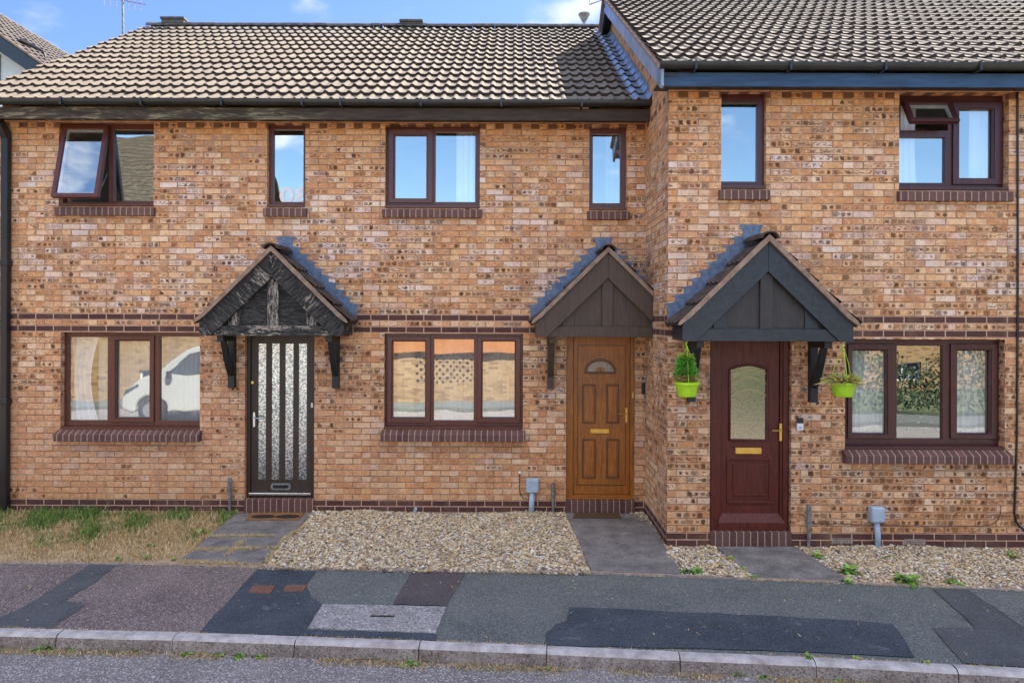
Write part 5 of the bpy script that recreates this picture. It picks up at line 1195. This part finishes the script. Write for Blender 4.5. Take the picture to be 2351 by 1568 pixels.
# ------------------------------------------------------------------ across the road (seen in the window glass)
def opposite():
    BUFF = plain('buff_brick_far', (.60,.42,.22), (.50,.32,.15), 12, .9, .2, .3)
    b = G('buff_brick_opposite', .9, .2); x, y, z = b.xyz(); k = b.math('FLOOR', b.math('DIVIDE', z, .075)); U2 = b.math('ADD', x, b.math('MULTIPLY', k, .1125)); U2 = b.math('ADD', U2, 45)
    c = b.math('FLOOR', b.math('DIVIDE', U2, .225)); fu = b.math('FRACT', b.math('DIVIDE', U2, .225)); fz = b.math('FRACT', b.math('DIVIDE', z, .075))
    mt = b.math('MAXIMUM', b.math('LESS_THAN', fu, .05), b.math('LESS_THAN', fz, .14)); r_ = b.white(b.vec(c, k, 1))['Value']
    b.col(b.mix(mt, b.ramp(r_, [(0, (.36,.22,.10)), (.5, (.44,.29,.14)), (.9, (.26,.15,.07))]), (.24,.17,.10))); BF = b.m
    rg_ = G('brown_tiled_roof_far', .9, .2); x, y, z = rg_.xyz(); ln = rg_.step(rg_.math('FRACT', rg_.math('DIVIDE', z, .16)), .0, .25)
    rg_.col(rg_.mix(ln, (.02,.017,.013), rg_.ramp(rg_.noise(6, None, 5, .7), [(.35, (.055,.045,.030)), (.6, (.10,.085,.06)), (.75, (.20,.18,.13))]))); BROOF = rg_.m
    # low garage row opposite the middle
    root = empty('garage_block', (0, -3.2, 0), 'low buff brick garage row across the road, mirrored in the middle window', 'garage')
    mb = MB(); mb.box(-7.5, 4.6, -8.2, -3.2, -.3, 2.0); mb.build('wall', BF, root)
    mb = MB(); mb.box(-7.65, 4.75, -8.3, -3.05, 1.38, 2.05); mb.build('fascia', plain('orange_fascia', (.50,.20,.07), (.42,.16,.05), 3, .6), root)
    mb = MB(); 
    for i in range(9): 
        for j in range(12): mb.box(-2.9+.2*i+(j%2)*.1, -2.84+.2*i+(j%2)*.1, -3.21, -3.195, .5+j*.11, .56+j*.11)
    for i in range(9): 
        for j in range(12): mb.box(.4+.2*i+(j%2)*.1, .46+.2*i+(j%2)*.1, -3.21, -3.195, .5+j*.11, .56+j*.11)
    mb.build('screen_block', BLACK, root)
    # taller house opposite the left end
    root = empty('brick_house', (-13, -6, 0), 'buff brick house across the road, mirrored in the upper left window', 'house', 'houses across the road')
    def hbox(root, x0, x1, y0, y1, ze, zr_):
        mb = MB(); mb.plate(x0, x1, -.3, ze, [(x0+.9, x0+2.3, .0, .78), (x1-2.3, x1-.9, .0, .78), (x0+.9, x0+2.3, 3.3, 4.3), (x1-2.3, x1-.9, 3.3, 4.3)], y1, y1-.3) ; mb.box(x0, x1, y0, y1-.31, -.3, ze-.1)
        mb.build('wall', BF, root)
        mb = MB(); ym = (y0+y1)/2; mb.prism_x([(y0-.3, ze-.1), (ym, zr_), (y1+.3, ze-.1), (y1+.3, ze+.02), (ym, zr_+.14), (y0-.3, ze+.02)], x0-.2, x1+.2); mb.build('roof', BROOF, root)
        for (a, b_, c_, d) in ((x0+.9, x0+2.3, .0, .78), (x1-2.3, x1-.9, .0, .78), (x0+.9, x0+2.3, 3.3, 4.3), (x1-2.3, x1-.9, 3.3, 4.3)):
            mb = MB(); mb.plate(a, b_, c_, d, [(a+.06, (a+b_)/2-.03, c_+.06, d-.06), ((a+b_)/2+.03, b_-.06, c_+.06, d-.06)], y1-.10, y1-.14); w_ = mb.build('window', WHITEP, root)
            mb = MB(); mb.box(a, b_, y1-.20, y1-.145, c_, d); mb.build('pane', plain('far_pane', (.03,.04,.05), (.02,.02,.03), 3, .1), w_)
    hbox(root, -19, -9.6, -12, -4.2, 5.2, 9.1)
    mb = MB(); mb.tube([(-11.6, -5.0, 5.8), (-11.6, -5.0, 7.3)], .09, 10); mb.build('soil_pipe', WHITEP, root)
    root = empty('brick_house', (16, -12, 0), 'buff brick house across the road behind the hedge, mirrored in the upper right window', 'house', 'houses across the road')
    hbox(root, 14, 26, -20, -12, 5.0, 7.6)
    # hedge opposite the right house
    n = 9000; X = RNG.uniform(7.0, 15, n); Yy = RNG.uniform(-4.6, -3.0, n); Z = RNG.uniform(0, 2.0, n)*(.75+.25*np.sin(X*2.1)); s_ = .045
    a = RNG.uniform(0, 6.28, (n, 2)); d1 = np.stack([np.cos(a[:, 0])*np.cos(a[:, 1]), np.sin(a[:, 0])*np.cos(a[:, 1]), np.sin(a[:, 1])], 1)*s_; d2 = np.stack([-np.sin(a[:, 0]), np.cos(a[:, 0]), RNG.uniform(-.5, .5, n)], 1)*s_*.6
    P = np.stack([X, Yy, Z], 1); V = np.stack([P-d1, P-d2, P+d1, P+d2], 1).reshape(-1, 3); Fa = np.arange(n*4).reshape(-1, 4)
    o = np_mesh('hedge', V, Fa, np.repeat(pick([[.035,.075,.02],[.08,.14,.03],[.015,.03,.01]], n), 4, 0), LEAFM); tag(o, 'leafy green hedge across the road, mirrored in the lower right window', 'hedge')
    # a white van parked across the road, nose to the left
    VW = plain('white_van_paint', (.50,.50,.46), (.47,.47,.43), 1, .25, .5, 0); TY = plain('tyre_rubber', (.02,.02,.02), (.012,.012,.012), 20, .8); DG = plain('tinted_glass', (.04,.055,.07), (.03,.04,.05), 2, .05, .9, 0)
    van = empty('parked_van', (-6.8, 1.0, -.115), 'white panel van parked across the road, mirrored in the lower left window', 'van')
    X0_ = -9.3; y0, y1 = -.55, 1.35; zg = -.115
    prof = [(0,.35),(.02,.66),(.10,.80),(.45,1.06),(.85,1.24),(1.5,1.74),(1.8,1.84),(2.5,1.90),(4.9,1.92),(5.0,1.80),(5.05,.9),(5.0,.3),(4.35,.3)]
    arch_ = lambda cx_: [(cx_+.39*math.cos(math.pi*i/10), .31+.39*math.sin(math.pi*i/10)) for i in range(11)]
    pr_ = prof+arch_(3.9)+arch_(.68)+[(.25,.3)]
    mb = MB(); mb.prism([(X0_+a_, zg+b_) for a_, b_ in pr_], y0, y1); mb.build('body', VW, van, .04, seg=3)
    mb = MB(); mb.prism([(X0_+1.12,zg+1.22),(X0_+1.62,zg+1.66),(X0_+1.85,zg+1.72),(X0_+2.6,zg+1.74),(X0_+2.65,zg+1.20)], y1-.01, y1+.006); mb.build('side_window', DG, van)
    mb = MB(); mb.prism([(X0_+.04,zg+.70),(X0_+.42,zg+.86),(X0_+.40,zg+.93),(X0_+.10,zg+.80)], y1-.01, y1+.008); mb.build('headlight', DG, van)
    mb = MB(); mb.box(X0_+1.12, X0_+1.22, y1+.01, y1+.12, zg+1.10, zg+1.27); mb.build('wing_mirror', BLACK, van, .02)
    for cx_ in (.68, 3.9):
        for yy in (y1-.22, y0+.02):
            mb = MB(); mb.tube([(X0_+cx_, yy, zg+.33), (X0_+cx_, yy+.2, zg+.33)], .33, 24); wl = mb.build('wheel', TY, van, .02)
            mb = MB(); mb.tube([(X0_+cx_, yy+.19, zg+.33), (X0_+cx_, yy+.205, zg+.33)], .21, 16); mb.build('rim', CHROME, wl)
opposite()
print('gravel stones', ng, 'objects', len(bpy.data.objects))
